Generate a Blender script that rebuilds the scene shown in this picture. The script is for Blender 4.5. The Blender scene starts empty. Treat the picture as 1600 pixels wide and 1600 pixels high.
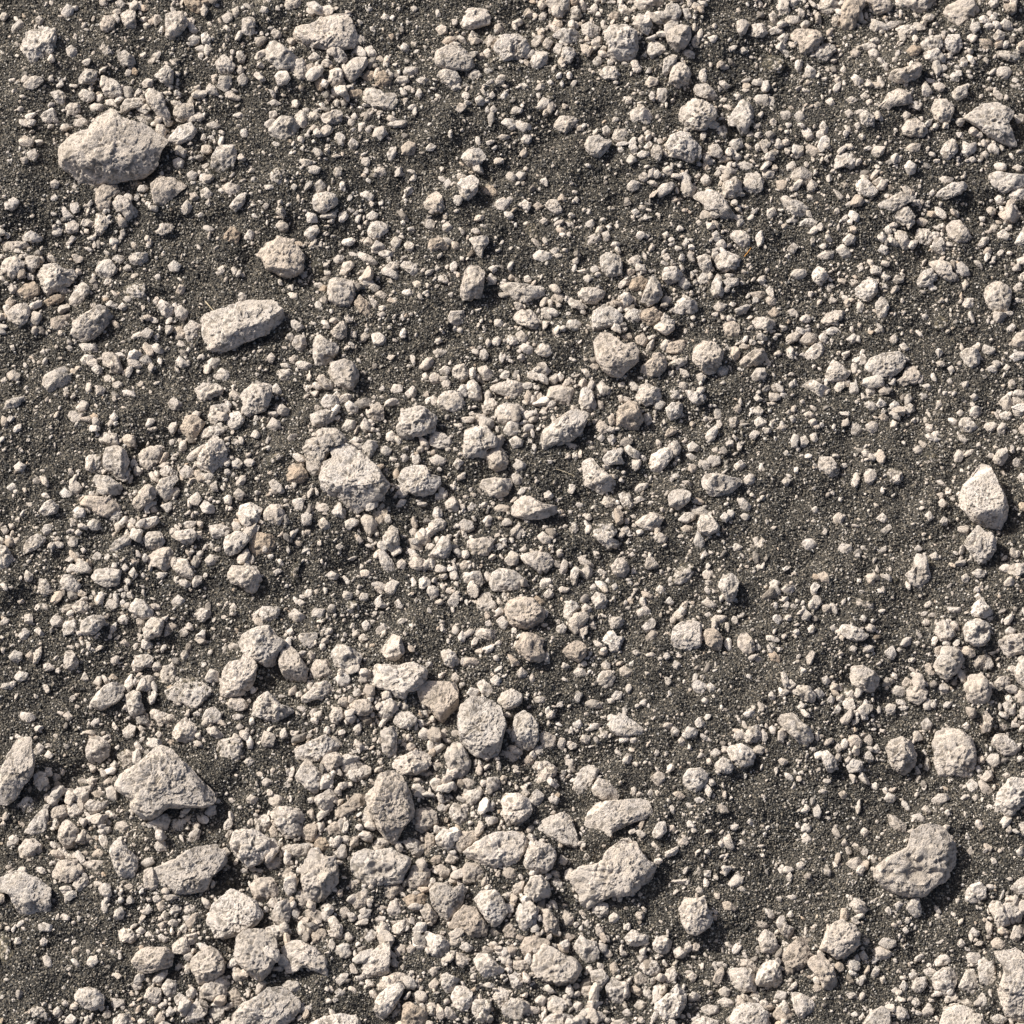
import bpy, math, random
import numpy as np
random.seed(7)
rng = np.random.default_rng(11)

# ---------------------------------------------------------------- survey of the stones
# one record per stone: flags:outline (millimetres east / south of the plot's corner, one unit = 1 mm on the plot)
STONES = """16 95 250 96 232 110 215 140 202 152 180 175 170 192 185 225 195 250 215 258 222 250 232 244 258 225 275 190 282 155 298 140 295 120 280 98 262
0 184 1225 188 1212 202 1202 218 1192 250 1165 265 1172 298 1200 310 1218 322 1228 335 1245 332 1255 318 1262 295 1261 262 1262 240 1278 230 1280 215 1272 205 1258 208 1250 188 1238
4 1364 1370 1368 1358 1388 1340 1418 1325 1425 1302 1442 1289 1468 1291 1482 1302 1492 1322 1494 1350 1482 1370 1465 1380 1445 1400 1425 1401 1400 1396 1375 1382
26 890 1372 908 1355 938 1351 950 1330 972 1312 985 1310 998 1325 1012 1345 1024 1355 1015 1370 1008 1392 990 1398 962 1398 945 1405 925 1412 920 1422 912 1415 905 1395
0 502 745 505 722 520 715 515 702 525 694 545 695 560 705 575 718 592 735 608 758 600 772 575 788 562 800 552 804 540 792 530 782 510 775 504 762
16 314 500 322 491 350 482 370 472 392 469 425 471 440 485 446 500 438 512 410 524 385 535 365 545 340 555 330 559 322 540 319 518
0 239 1365 245 1355 275 1342 302 1325 335 1321 350 1332 354 1348 342 1360 330 1370 325 1388 305 1395 275 1400 260 1390 262 1382 248 1378
0 716 1125 722 1102 738 1090 758 1091 780 1102 790 1130 782 1170 772 1185 755 1185 735 1175 722 1162 718 1142
0 572 1242 585 1230 592 1210 610 1205 628 1215 640 1238 646 1258 645 1275 630 1292 622 1310 615 1320 602 1308 588 1290 578 1268
1 1498 775 1505 760 1518 745 1528 730 1538 724 1550 730 1558 752 1572 778 1575 795 1570 825 1550 828 1522 815 1502 792
0 325 1435 332 1415 360 1390 380 1398 400 1410 410 1430 400 1445 375 1460 352 1465 342 1478 328 1470 325 1450
48 459 52 465 42 485 38 518 22 540 20 551 32 555 50 556 65 550 75 525 78 510 80 488 75 480 90 472 91 460 78 462 65
0 1456 1162 1465 1145 1482 1139 1502 1142 1518 1155 1525 1175 1521 1200 1510 1215 1488 1222 1468 1212 1460 1195 1461 1178
0 365 1585 378 1570 400 1558 418 1545 438 1542 452 1552 466 1562 468 1578 458 1592 438 1605 412 1620 380 1625 362 1605
4 548 1350 555 1335 570 1326 585 1329 612 1326 625 1335 640 1340 640 1352 632 1365 630 1378 610 1382 592 1389 575 1382 560 1372 550 1362
16 -8 1380 5 1370 22 1361 42 1365 65 1378 80 1388 78 1408 80 1422 72 1440 60 1438 42 1432 28 1425 20 1408 12 1392 0 1392 -8 1392
1 914 1288 920 1268 935 1255 960 1251 998 1248 1012 1252 1019 1268 1012 1278 990 1285 962 1298 938 1308 920 1300
0 366 1490 370 1465 385 1452 410 1452 430 1465 432 1495 420 1522 400 1538 390 1522 370 1500
2 725 1332 738 1322 758 1308 775 1302 800 1300 820 1305 825 1320 812 1342 798 1352 772 1355 750 1350 730 1340
16 1551 1490 1575 1486 1588 1482 1600 1492 1625 1508 1632 1550 1625 1590 1600 1595 1578 1592 1565 1578 1560 1550 1570 1522 1565 1500
0 2 1200 8 1188 18 1170 28 1152 48 1154 50 1175 54 1190 50 1212 38 1225 25 1248 10 1258 0 1255 -8 1240 0 1220
2 471 1355 482 1335 485 1325 495 1328 508 1340 522 1340 529 1362 525 1382 510 1400 500 1418 488 1418 475 1400 472 1375
0 830 1510 838 1485 850 1476 865 1482 880 1492 898 1498 908 1512 898 1532 875 1548 855 1542 838 1532
2 581 1055 588 1038 620 1040 645 1035 665 1045 664 1062 652 1078 638 1082 632 1092 618 1090 608 1078 592 1075 582 1065
1 928 535 940 520 952 519 965 530 975 538 990 535 998 548 996 565 980 578 970 589 955 588 942 578 932 562
0 1506 185 1522 172 1535 164 1555 160 1575 168 1585 175 1575 192 1585 215 1589 229 1578 229 1560 222 1542 210 1528 199
2 402 400 415 380 435 370 455 375 468 388 474 400 472 420 462 430 445 435 418 420 411 408
1 652 1078 665 1065 710 1066 716 1078 715 1110 705 1130 695 1132 682 1122 670 1105 658 1098
0 380 992 400 980 420 978 428 990 448 1004 449 1010 435 1018 428 1040 415 1041 398 1032 380 1020 372 1005
2 359 1315 365 1300 385 1296 402 1300 422 1312 422 1332 405 1350 382 1358 370 1342 362 1330
16 442 1480 455 1470 470 1470 492 1482 510 1498 521 1512 515 1528 500 1520 475 1510 460 1520 448 1522
256 258 1080 270 1072 285 1060 302 1059 320 1068 335 1080 336 1098 322 1110 300 1110 288 1100 265 1095
0 345 1075 348 1048 358 1035 375 1032 380 1022 395 1028 402 1040 395 1070 380 1085 360 1090 345 1088
0 474 700 480 688 495 682 492 678 502 670 525 670 538 680 544 695 520 698 510 715 502 738 492 745 482 735 478 718
0 1281 1482 1288 1465 1295 1448 1315 1436 1335 1446 1345 1460 1340 1480 1325 1495 1308 1498 1298 1490
0 844 692 850 672 862 662 885 645 900 640 919 646 915 662 908 678 895 688 875 690 855 702 846 700
0 785 958 795 938 812 932 832 935 848 950 851 965 842 980 825 985 800 978 790 970
0 102 518 110 505 135 488 155 476 170 485 176 496 162 515 145 532 128 535 112 525
128 700 1450 710 1430 725 1415 742 1418 762 1448 758 1470 742 1478 728 1462 705 1462
0 620 668 628 642 648 635 662 636 672 644 682 652 679 675 662 679 648 682 638 692 625 685
0 296 1510 300 1498 312 1488 328 1479 342 1488 352 1505 348 1522 328 1535 310 1542 299 1530
8 944 52 955 41 970 39 985 42 994 50 998 72 992 88 978 96 962 98 949 85 952 70 946 60
1 671 1390 682 1380 698 1381 708 1388 722 1380 728 1392 720 1420 700 1440 682 1430 675 1412
2 28 72 38 65 42 52 68 42 85 46 88 60 85 80 65 104 52 100 41 86
16 841 1292 850 1280 872 1272 882 1268 894 1278 898 1298 905 1315 900 1324 878 1322 860 1312 845 1302
128 1220 1512 1225 1482 1250 1465 1268 1468 1271 1490 1258 1508 1238 1532 1222 1535
0 622 750 630 735 645 726 665 728 672 742 688 745 688 758 675 772 650 775 632 765
0 1061 182 1065 168 1082 154 1100 158 1115 166 1119 180 1110 200 1092 205 1070 200 1062 191
32 1061 1422 1070 1402 1085 1405 1100 1402 1104 1415 1114 1435 1108 1448 1088 1461 1075 1458 1065 1440
0 800 1142 805 1118 818 1110 830 1118 841 1135 841 1155 830 1172 815 1172 802 1172 795 1158
8 725 698 726 672 742 666 760 666 775 685 775 698 760 702 758 722 742 722 725 712
48 1048 1008 1052 982 1065 972 1082 969 1095 975 1098 1000 1090 1020 1075 1022 1055 1021
2 1555 1255 1558 1242 1570 1228 1580 1216 1600 1216 1615 1225 1615 1245 1600 1255 1580 1275 1565 1279 1555 1272
2 56 430 70 415 88 412 100 422 112 420 119 430 110 445 90 455 75 461 61 454 56 442
1 205 1502 215 1488 230 1480 260 1480 271 1492 268 1510 250 1515 235 1520 218 1520
16 372 621 382 608 400 596 425 602 422 625 415 640 402 646 388 651 376 640
0 602 1198 612 1185 632 1180 650 1172 665 1175 675 1188 670 1200 650 1210 625 1212 608 1210
2 1385 1170 1392 1158 1408 1152 1425 1160 1432 1178 1430 1195 1420 1210 1400 1208 1390 1190
32 784 1250 790 1240 810 1240 825 1248 832 1265 825 1282 810 1292 795 1292 788 1280
2 305 722 322 695 335 679 348 690 355 708 350 738 335 741 312 732
0 1506 848 1519 832 1528 820 1540 832 1550 831 1556 845 1555 860 1542 878 1530 884 1520 872
18 422 1272 430 1261 450 1260 468 1265 478 1282 472 1300 458 1311 445 1308 432 1290
1 741 1405 752 1392 775 1391 786 1405 794 1425 782 1442 772 1449 760 1438 750 1422
1 679 92 682 79 700 71 722 74 738 90 741 105 732 112 715 110 695 108 682 102
4 1020 1585 1025 1568 1045 1552 1058 1538 1072 1552 1072 1570 1060 1588 1045 1592 1030 1600
1 435 1035 441 1015 455 1010 465 1020 472 1032 481 1045 478 1065 460 1072 451 1068 440 1050
4 774 68 785 55 808 54 820 60 828 75 822 85 810 95 808 102 788 98 781 90 772 78
0 458 1172 472 1165 492 1155 508 1148 528 1162 528 1175 512 1180 500 1192 485 1190 465 1185
8 1040 228 1048 212 1062 206 1078 208 1082 218 1095 230 1095 248 1078 255 1065 248 1050 245
4 171 1330 178 1315 192 1312 200 1328 215 1340 215 1355 208 1378 198 1372 185 1370 178 1350
2 819 1345 825 1325 838 1315 860 1320 870 1338 862 1355 850 1366 832 1360 822 1355
0 910 722 925 715 935 728 948 740 961 752 960 765 940 772 920 762 909 755 912 738
0 1351 575 1360 560 1380 552 1405 550 1415 560 1412 572 1400 585 1380 590 1362 585
16 566 1512 575 1492 592 1478 606 1469 610 1488 608 1520 588 1528 572 1534
18 1082 560 1085 542 1098 532 1115 535 1130 550 1128 562 1118 582 1108 585 1092 578 1088 568
4 395 1102 402 1092 418 1080 428 1090 438 1100 460 1110 454 1118 435 1128 422 1128 405 1120 395 1118
0 800 792 812 780 828 776 850 788 870 790 870 802 850 810 822 812 800 805
2 695 1182 700 1168 715 1158 725 1170 732 1182 735 1200 725 1220 705 1220 700 1200
0 1538 462 1541 449 1555 439 1565 440 1580 452 1579 470 1572 495 1560 492 1545 482
0 1081 309 1092 300 1118 299 1130 308 1142 328 1150 340 1149 352 1135 350 1118 332 1102 328 1098 318
0 1458 1040 1468 1025 1472 1010 1488 1011 1502 1018 1508 1032 1498 1050 1478 1062 1468 1058
128 1474 20 1482 8 1515 -5 1530 15 1522 28 1510 42 1498 48 1482 32
0 512 580 520 568 538 561 550 565 560 580 559 595 550 608 538 612 525 600 515 592
0 512 462 514 438 530 434 548 438 554 452 551 472 530 488 519 478
16 235 288 250 275 272 278 292 290 275 305 250 326 242 318
2 356 898 362 884 382 884 400 885 410 905 400 925 388 928 375 915 360 910
0 1215 1128 1222 1115 1240 1114 1252 1128 1268 1140 1272 1155 1268 1170 1252 1165 1240 1152 1225 1138
2 1260 1502 1272 1495 1288 1495 1302 1510 1306 1528 1310 1548 1300 1556 1288 1548 1278 1525 1265 1512
8 720 450 725 428 732 415 748 415 758 425 755 445 751 468 744 466 735 469 720 468
1 161 718 165 700 182 696 195 702 202 722 195 745 185 751 172 742 162 730
4 1096 750 1104 740 1122 740 1142 746 1158 748 1160 755 1145 768 1130 776 1110 775 1100 762
1 1140 1595 1148 1575 1165 1568 1185 1569 1200 1582 1200 1605 1185 1622 1150 1620
128 632 1292 650 1265 670 1262 682 1270 685 1292 675 1295 660 1310 645 1302
8 1506 1070 1515 1055 1530 1052 1542 1062 1550 1082 1542 1102 1530 1102 1512 1095 1510 1082
0 805 1008 815 992 815 988 832 990 850 998 848 1012 854 1028 842 1035 825 1032 812 1022
12 516 1022 528 1005 540 1009 555 1015 565 1025 560 1048 550 1058 538 1048 525 1042
0 585 1588 588 1560 602 1545 625 1532 632 1542 625 1558 612 1580 595 1598
0 1469 1600 1475 1575 1492 1569 1515 1575 1535 1590 1545 1605 1535 1625 1495 1630 1470 1620
0 778 445 795 441 825 445 848 448 851 460 838 471 815 474 798 466
2 309 1550 318 1538 332 1530 350 1525 362 1538 358 1555 342 1568 322 1566 311 1560
0 120 780 128 774 150 776 175 778 189 795 190 805 172 810 155 805 135 792 122 786
0 414 78 420 64 431 64 450 78 466 90 465 100 450 108 435 110 422 98 416 92
4 420 200 428 190 440 181 458 184 468 198 465 210 452 222 440 228 428 220 421 210
4 1415 898 1425 890 1431 866 1448 868 1451 888 1454 902 1448 920 1435 928 1425 922 1420 908
0 1138 185 1150 168 1159 154 1172 160 1175 170 1184 180 1172 195 1168 212 1158 212 1150 198 1140 198
0 489 542 492 525 502 524 515 535 529 535 528 550 512 570 502 585 494 575 490 558
0 765 910 770 895 782 888 805 892 820 905 812 920 790 925 768 922
66 961 658 965 640 982 626 995 629 1000 642 1005 655 998 670 980 675 968 670
16 330 270 331 245 342 226 365 226 369 240 364 265 342 278
0 1545 272 1558 268 1580 272 1605 274 1608 292 1585 298 1570 302 1558 305 1548 288
8 925 500 928 486 945 475 960 482 972 492 970 508 960 512 940 516 928 520 925 510
128 400 1412 390 1385 398 1372 425 1372 438 1390 438 1402 420 1410
272 10 1268 30 1255 45 1238 55 1230 68 1242 70 1255 50 1272 32 1281
16 1135 1520 1140 1514 1172 1512 1185 1532 1180 1548 1150 1552 1142 1538
4 1505 985 1510 974 1525 966 1540 969 1549 980 1546 998 1538 1008 1522 1010 1509 1002
0 1314 20 1318 2 1328 -8 1350 -5 1352 10 1342 20 1338 40 1328 56 1320 55 1314 40
258 338 1172 342 1158 360 1152 378 1158 382 1175 372 1190 355 1198 342 1188
18 562 150 575 135 590 138 600 145 618 145 621 160 612 175 598 172 585 168 570 158
1 141 1098 152 1082 165 1070 180 1066 194 1072 192 1088 180 1100 158 1110 148 1106
9 1328 1058 1330 1042 1348 1040 1365 1048 1374 1060 1372 1072 1360 1082 1345 1078 1332 1070
0 1234 52 1245 46 1280 46 1285 60 1272 82 1261 88 1250 82 1248 66 1238 62
17 1236 1552 1250 1552 1268 1560 1278 1578 1284 1595 1272 1600 1252 1595 1242 1580
2 1180 1532 1188 1510 1202 1500 1215 1502 1220 1518 1224 1538 1215 1542 1200 1542 1185 1540
16 770 652 778 635 792 629 815 635 822 648 810 662 790 665 775 662
0 894 1235 898 1218 908 1202 922 1195 936 1202 932 1215 920 1232 912 1252 900 1248
0 1135 1172 1142 1164 1158 1162 1175 1170 1180 1182 1175 1198 1162 1210 1150 1200
0 812 872 820 865 838 862 858 865 865 878 858 902 850 905 838 892 822 882
0 1452 1532 1465 1518 1482 1510 1498 1522 1492 1542 1478 1554 1458 1550
144 798 1350 790 1325 795 1300 815 1300 825 1312 820 1338 808 1350
2 461 1215 468 1200 482 1195 495 1200 508 1222 502 1238 490 1240 478 1230
17 854 620 858 605 875 602 895 606 901 620 898 632 882 639 860 632
32 718 32 721 18 738 12 760 15 768 28 765 38 732 48 722 45
0 1365 170 1380 160 1388 146 1405 138 1420 140 1429 150 1428 160 1415 164 1395 166 1385 175 1378 182
0 80 1368 92 1345 120 1342 130 1360 122 1372 108 1380 90 1375
0 805 1432 812 1412 828 1408 842 1420 838 1445 825 1459 812 1450
2 748 758 755 750 775 746 798 748 800 760 790 775 772 780 758 772
192 390 840 405 832 430 838 430 860 410 872 395 868 390 855
48 684 632 686 620 695 612 722 611 725 635 715 649 692 648
0 951 1132 960 1120 968 1114 982 1122 1008 1140 1008 1146 985 1150 965 1149 955 1142
32 661 1465 665 1455 678 1460 695 1465 704 1475 698 1500 685 1504 675 1498 670 1480
258 922 830 940 819 960 820 964 832 955 842 980 850 972 855 945 860 938 848 925 838
0 728 858 735 845 748 842 765 838 772 845 768 865 760 872 748 870 738 881 729 872
24 895 1482 908 1460 918 1470 932 1472 936 1498 922 1512 908 1500
256 1038 915 1050 905 1062 882 1075 880 1090 888 1088 902 1078 912 1060 920 1045 922
24 65 598 70 586 100 571 111 592 108 600 85 616 75 611
0 1040 52 1042 42 1050 45 1065 38 1079 42 1080 58 1070 75 1058 82 1046 72
2 818 1395 830 1370 845 1368 858 1380 861 1398 848 1405 832 1410
0 116 1555 125 1544 150 1545 162 1555 162 1570 145 1580 132 1575 120 1565
16 594 1015 605 1002 612 991 625 995 632 1018 620 1035 595 1036
0 135 1170 140 1154 158 1151 172 1165 170 1182 155 1192 142 1194 136 1182
2 740 1500 748 1491 762 1491 775 1505 789 1515 778 1532 758 1528 745 1512
128 634 1368 640 1355 658 1350 672 1360 670 1380 658 1392 640 1388
2 214 722 220 706 235 698 252 700 254 715 240 732 228 741 216 735
0 765 606 780 598 800 595 820 600 825 615 810 625 790 620 770 612
48 225 875 245 856 265 855 272 865 270 880 258 894 245 886 230 882
288 0 1500 0 1455 15 1465 18 1482 32 1495 28 1512 10 1515
0 1068 1215 1075 1202 1095 1200 1106 1210 1104 1228 1090 1238 1078 1240 1068 1228
2 259 22 280 17 291 28 292 38 285 52 265 64 259 55
1 1478 355 1488 345 1500 344 1512 358 1520 378 1508 386 1495 382 1482 370
0 142 902 150 889 175 888 191 892 191 908 182 915 165 919 150 910
2 304 609 318 600 338 599 349 608 345 622 330 632 319 638 310 622
2 1390 115 1400 108 1420 105 1430 94 1440 99 1439 118 1420 130 1402 131 1392 124
0 1045 132 1048 112 1058 96 1072 100 1080 115 1075 132 1062 140 1050 139
4 1560 1002 1575 992 1600 990 1615 1000 1610 1022 1590 1022 1580 1028 1568 1020
0 1395 2 1400 -10 1460 -10 1464 2 1450 18 1432 25 1412 18
128 720 1365 728 1348 748 1350 761 1365 752 1380 735 1386 722 1378
0 1001 472 1008 452 1018 430 1022 428 1032 445 1036 460 1025 475 1008 481
0 226 142 235 138 250 145 258 160 268 185 256 192 242 175 230 160
18 785 1575 798 1560 815 1562 828 1575 820 1590 805 1598 788 1590
128 520 1265 540 1255 555 1240 572 1242 570 1258 550 1272 538 1282 525 1275
0 1372 318 1390 310 1408 300 1430 305 1430 312 1410 322 1395 332 1382 335 1375 328
32 1549 1160 1555 1148 1570 1146 1585 1160 1594 1172 1588 1182 1570 1182 1552 1170
33 372 802 375 790 392 785 410 795 405 815 385 828 375 815
130 628 1592 630 1572 640 1565 665 1580 670 1592 660 1610 632 1605
0 90 1308 94 1290 102 1281 112 1285 122 1295 124 1308 118 1320 108 1328 98 1322
2 939 415 938 402 948 395 968 400 971 415 972 428 960 432 948 440 944 428
0 759 712 765 699 782 698 795 715 792 732 775 738 762 728
2 1001 575 1015 562 1025 558 1018 552 1035 552 1042 562 1040 575 1025 594 1012 592 1005 582
16 1160 285 1162 271 1182 268 1194 280 1190 298 1172 311 1162 305
0 994 618 1000 602 1012 599 1035 610 1036 620 1022 630 1008 635 995 628
0 349 852 352 838 370 830 388 836 389 845 375 862 355 870
2 946 1542 955 1529 965 1532 982 1538 982 1552 970 1568 960 1572 950 1558
48 269 1148 275 1132 290 1121 305 1132 308 1150 295 1162 278 1158
16 405 1342 415 1334 438 1335 444 1350 438 1362 420 1372 410 1362
130 150 300 160 290 182 288 186 300 175 310 172 328 155 330 150 315
0 1116 408 1122 398 1135 392 1155 400 1158 415 1148 425 1128 428 1120 418
1 535 118 540 102 552 90 572 88 575 100 560 120 548 131 538 125
33 262 218 278 198 298 191 309 205 298 220 275 228 262 228
16 412 800 422 788 440 788 445 805 438 820 432 835 422 828 414 815
32 1454 172 1462 155 1478 154 1490 170 1485 190 1475 194 1458 185
1 924 1232 935 1216 950 1220 968 1240 965 1250 942 1251 928 1242
0 195 1088 208 1079 220 1082 221 1098 228 1115 222 1128 212 1125 202 1115 198 1100
16 594 1142 615 1135 620 1145 620 1178 608 1185 598 1175
0 1495 1548 1510 1515 1522 1515 1530 1530 1525 1552 1518 1565 1510 1552
0 208 782 215 770 230 755 244 765 242 778 225 792 218 802 208 805
64 281 670 290 650 305 648 320 661 315 672 302 688 285 680
0 226 1300 228 1288 250 1275 261 1271 266 1282 260 1298 245 1312 232 1308
16 11 488 25 475 40 474 48 485 40 510 28 512 12 500
0 1014 725 1018 710 1038 698 1050 704 1050 715 1040 730 1028 740 1018 735
8 176 318 185 304 200 310 216 330 212 342 200 348 190 332 178 330
1 914 225 920 214 935 211 945 218 955 218 955 226 945 238 935 248 922 242 916 235
0 488 315 490 304 510 300 525 304 528 318 520 325 502 335 490 325
128 711 1322 718 1300 738 1298 755 1302 750 1312 728 1325 722 1340 712 1335
2 702 1270 708 1255 722 1258 736 1260 732 1272 734 1290 718 1295 705 1282
0 704 1558 712 1542 725 1541 738 1550 738 1568 725 1584 712 1575
0 1528 1512 1535 1505 1555 1501 1558 1528 1548 1545 1538 1548 1532 1535
0 38 1300 50 1282 62 1268 72 1260 75 1272 75 1292 62 1308 52 1306
0 282 1590 292 1575 308 1564 325 1572 322 1585 305 1600 290 1605
0 1544 1418 1552 1408 1565 1409 1570 1425 1581 1448 1572 1458 1560 1452 1552 1432
0 1410 200 1418 186 1432 185 1445 195 1452 208 1448 215 1435 218 1412 211
0 122 982 128 970 145 961 162 962 164 975 148 992 132 996
2 715 288 722 278 738 272 748 282 745 300 735 312 724 315 718 302
4 1122 915 1130 900 1145 896 1155 908 1152 925 1145 940 1135 942 1132 930
32 0 418 10 404 25 400 38 410 38 422 28 430 18 439 5 430
1 146 748 150 742 170 744 192 760 188 772 172 775 152 762
4 842 1440 845 1422 855 1420 872 1438 875 1455 865 1466 852 1458
128 812 1480 820 1465 838 1462 858 1470 858 1478 840 1482 830 1498 818 1495
16 424 1430 432 1412 448 1404 456 1412 452 1440 442 1448 428 1440
0 470 1090 485 1078 492 1068 510 1064 522 1075 515 1085 495 1092 475 1099
0 244 762 250 750 275 742 279 750 270 760 271 780 255 786 246 775
0 671 868 680 855 690 838 702 840 705 858 700 875 685 880 674 875
0 29 1325 38 1312 52 1310 65 1320 66 1332 55 1342 40 1342 31 1338
128 485 1048 492 1031 510 1030 521 1045 520 1062 508 1064 492 1060
0 1050 480 1060 468 1072 462 1088 472 1091 485 1078 496 1060 492 1051 488
32 1336 452 1348 440 1360 435 1370 438 1371 458 1360 472 1348 470 1338 460
0 1185 1465 1195 1452 1210 1460 1215 1475 1228 1485 1215 1490 1190 1488
8 1152 572 1160 560 1175 548 1192 544 1199 555 1190 570 1175 572 1155 580
2 801 495 810 485 828 484 845 500 846 510 838 515 820 510 808 505
0 225 990 228 975 236 964 255 966 256 980 250 995 238 1002 226 1000
0 415 1450 428 1446 448 1448 456 1458 450 1470 430 1478 420 1470
0 662 318 670 305 682 298 691 308 695 325 685 342 675 335 665 328
66 445 742 452 728 470 725 481 738 480 752 462 760 450 752
0 492 1245 505 1239 516 1230 525 1242 522 1258 510 1275 500 1268 492 1258
32 1508 1395 1518 1382 1532 1378 1541 1388 1541 1402 1522 1412 1510 1415 1508 1408
0 1459 309 1468 298 1488 286 1508 284 1512 291 1505 302 1480 311 1465 314
0 532 1212 550 1200 570 1195 580 1200 578 1212 565 1222 550 1225 540 1220
0 1018 22 1025 18 1040 18 1041 8 1058 6 1065 18 1062 28 1038 38 1022 32
64 876 1020 888 1008 902 1000 915 1008 916 1025 905 1035 892 1030 880 1025
0 776 1098 785 1082 800 1076 815 1085 815 1100 800 1108 782 1108
0 1450 410 1470 405 1485 412 1488 425 1498 432 1488 446 1478 438 1465 428
128 588 1398 592 1388 612 1382 632 1380 632 1395 612 1405 592 1410
144 628 1405 640 1398 662 1395 671 1408 660 1418 655 1430 640 1430 642 1418
0 1219 310 1225 304 1238 312 1250 315 1268 328 1260 338 1245 339 1228 328
0 725 620 730 598 740 592 750 605 754 630 742 635 728 630
0 500 1195 508 1180 525 1175 540 1185 535 1195 522 1200 518 1210 502 1208
16 985 175 992 168 1012 168 1021 182 1012 200 1000 198 986 188
0 992 816 1008 805 1025 801 1038 808 1032 820 1015 832 1005 830
0 439 1325 450 1320 478 1318 488 1325 480 1335 460 1345 445 1338
16 592 1120 595 1098 608 1091 624 1100 622 1115 610 1128 595 1126
32 904 630 908 610 915 604 925 612 932 630 932 645 915 642 905 640
0 470 1610 488 1598 508 1588 535 1585 555 1588 562 1600 562 1620 525 1630 480 1628
80 1018 545 1035 540 1062 531 1076 532 1078 552 1060 554 1032 550
2 938 1000 948 985 958 985 965 995 975 995 972 1005 965 1020 955 1022 948 1012
1 1044 775 1050 766 1068 764 1080 770 1078 782 1060 798 1046 790
32 904 462 910 450 928 449 945 454 946 462 930 475 910 474
2 1302 252 1310 240 1328 238 1340 242 1342 258 1332 266 1320 260 1305 265
0 1278 728 1281 714 1298 714 1311 730 1309 742 1292 750 1282 738
0 854 1562 865 1556 882 1562 890 1572 888 1582 875 1590 858 1582
0 589 1538 598 1529 618 1520 635 1522 638 1535 625 1538 605 1548 590 1546
18 246 1050 252 1041 268 1038 279 1052 276 1065 262 1076 250 1065
1 1089 820 1095 805 1110 804 1124 822 1122 830 1102 839 1092 830
0 1395 600 1410 588 1415 575 1428 572 1439 585 1432 600 1420 600 1400 610
0 150 422 155 408 172 405 185 422 175 432 165 441 155 438
0 160 552 175 550 185 560 192 578 188 592 178 591 172 575 160 570
0 720 245 730 234 750 231 760 246 750 258 735 265 728 255
24 735 1562 755 1562 765 1575 765 1592 750 1600 738 1582
1 1348 1600 1360 1582 1378 1572 1390 1580 1392 1598 1385 1612 1360 1618
16 448 110 460 94 472 91 480 102 479 120 468 129 458 125
0 1126 300 1131 285 1145 279 1158 282 1160 300 1148 311 1130 310
296 1192 95 1200 88 1218 88 1228 100 1220 115 1202 118 1192 110
80 1098 995 1102 984 1115 980 1129 995 1128 1010 1120 1022 1110 1012 1100 1002
0 1289 588 1295 572 1302 562 1315 570 1328 585 1318 595 1300 598
16 309 685 318 670 345 660 359 668 358 678 325 685 315 690
0 484 648 492 645 508 639 522 644 525 655 508 665 498 668 488 665
0 1311 982 1318 976 1332 976 1348 985 1358 992 1350 1000 1338 1005 1325 998 1315 992
128 1205 1588 1215 1575 1228 1571 1242 1585 1245 1598 1222 1600 1208 1598
193 25 458 38 444 52 439 61 450 61 459 38 474 26 468
2 1461 988 1462 975 1475 968 1485 978 1495 992 1488 1002 1475 1004 1465 998
16 1229 278 1242 265 1254 259 1269 270 1268 280 1254 294 1240 286
16 322 658 330 635 350 630 360 641 352 655 335 664
9 201 948 212 935 225 938 240 955 238 965 225 968 212 960 202 955
2 598 838 612 820 622 828 624 850 618 865 608 860 599 850
16 628 1312 645 1310 662 1315 668 1328 658 1342 640 1335
16 271 175 275 164 300 159 304 180 290 192 272 186
4 395 1288 402 1272 418 1272 424 1285 418 1302 408 1311 398 1305
256 129 728 140 712 160 710 162 730 160 742 140 740
1 108 468 118 450 128 440 139 448 140 458 128 475 118 481 109 476
272 192 450 212 441 224 441 230 468 220 472 200 465
0 668 685 678 674 695 678 710 692 708 700 685 701 672 695
16 720 900 725 895 750 892 755 905 752 918 738 922 722 912
128 464 1305 478 1288 498 1288 495 1302 488 1322 472 1318
0 680 1308 692 1295 708 1298 710 1318 702 1332 692 1328 682 1320
16 1084 140 1088 132 1104 130 1115 140 1126 158 1122 166 1105 155 1088 149
16 1560 335 1570 322 1588 325 1598 338 1595 350 1582 355 1572 348
32 1335 291 1342 281 1355 280 1372 298 1370 305 1355 312 1345 308
16 1251 605 1268 592 1282 600 1300 608 1292 615 1285 624 1268 620 1265 610
0 1278 8 1282 -5 1300 -8 1319 0 1315 12 1295 25 1282 22
0 685 112 698 105 712 110 721 125 718 132 705 138 690 128
256 182 1180 195 1170 212 1175 220 1188 208 1200 192 1200
16 862 56 878 44 898 45 908 56 900 68 885 70 875 62
0 865 195 875 182 895 181 908 190 900 200 885 209 872 204
16 1128 525 1129 508 1145 501 1156 508 1156 525 1145 532 1130 534
0 224 841 232 831 250 831 258 845 250 858 240 862 228 855
2 1439 68 1448 56 1470 55 1472 72 1465 85 1445 80
0 1355 0 1360 -8 1382 -8 1394 8 1390 18 1370 28 1362 22
2 159 128 175 122 186 132 192 148 180 155 166 152 160 140
192 285 -5 312 -15 328 5 328 15 316 26 302 20 290 10
8 1570 1412 1590 1409 1598 1422 1595 1442 1582 1445 1572 1432
6 500 190 505 178 522 171 535 175 534 190 525 198 505 200
32 1416 1080 1422 1072 1440 1072 1450 1080 1448 1092 1435 1102 1420 1095
0 532 1198 548 1182 562 1190 575 1200 562 1210 540 1210
16 270 878 278 871 292 875 302 895 300 905 282 902 271 888
0 94 910 100 898 112 898 128 915 120 925 108 930 98 922
128 76 1272 85 1260 102 1258 108 1272 100 1282 88 1292 78 1285
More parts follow.
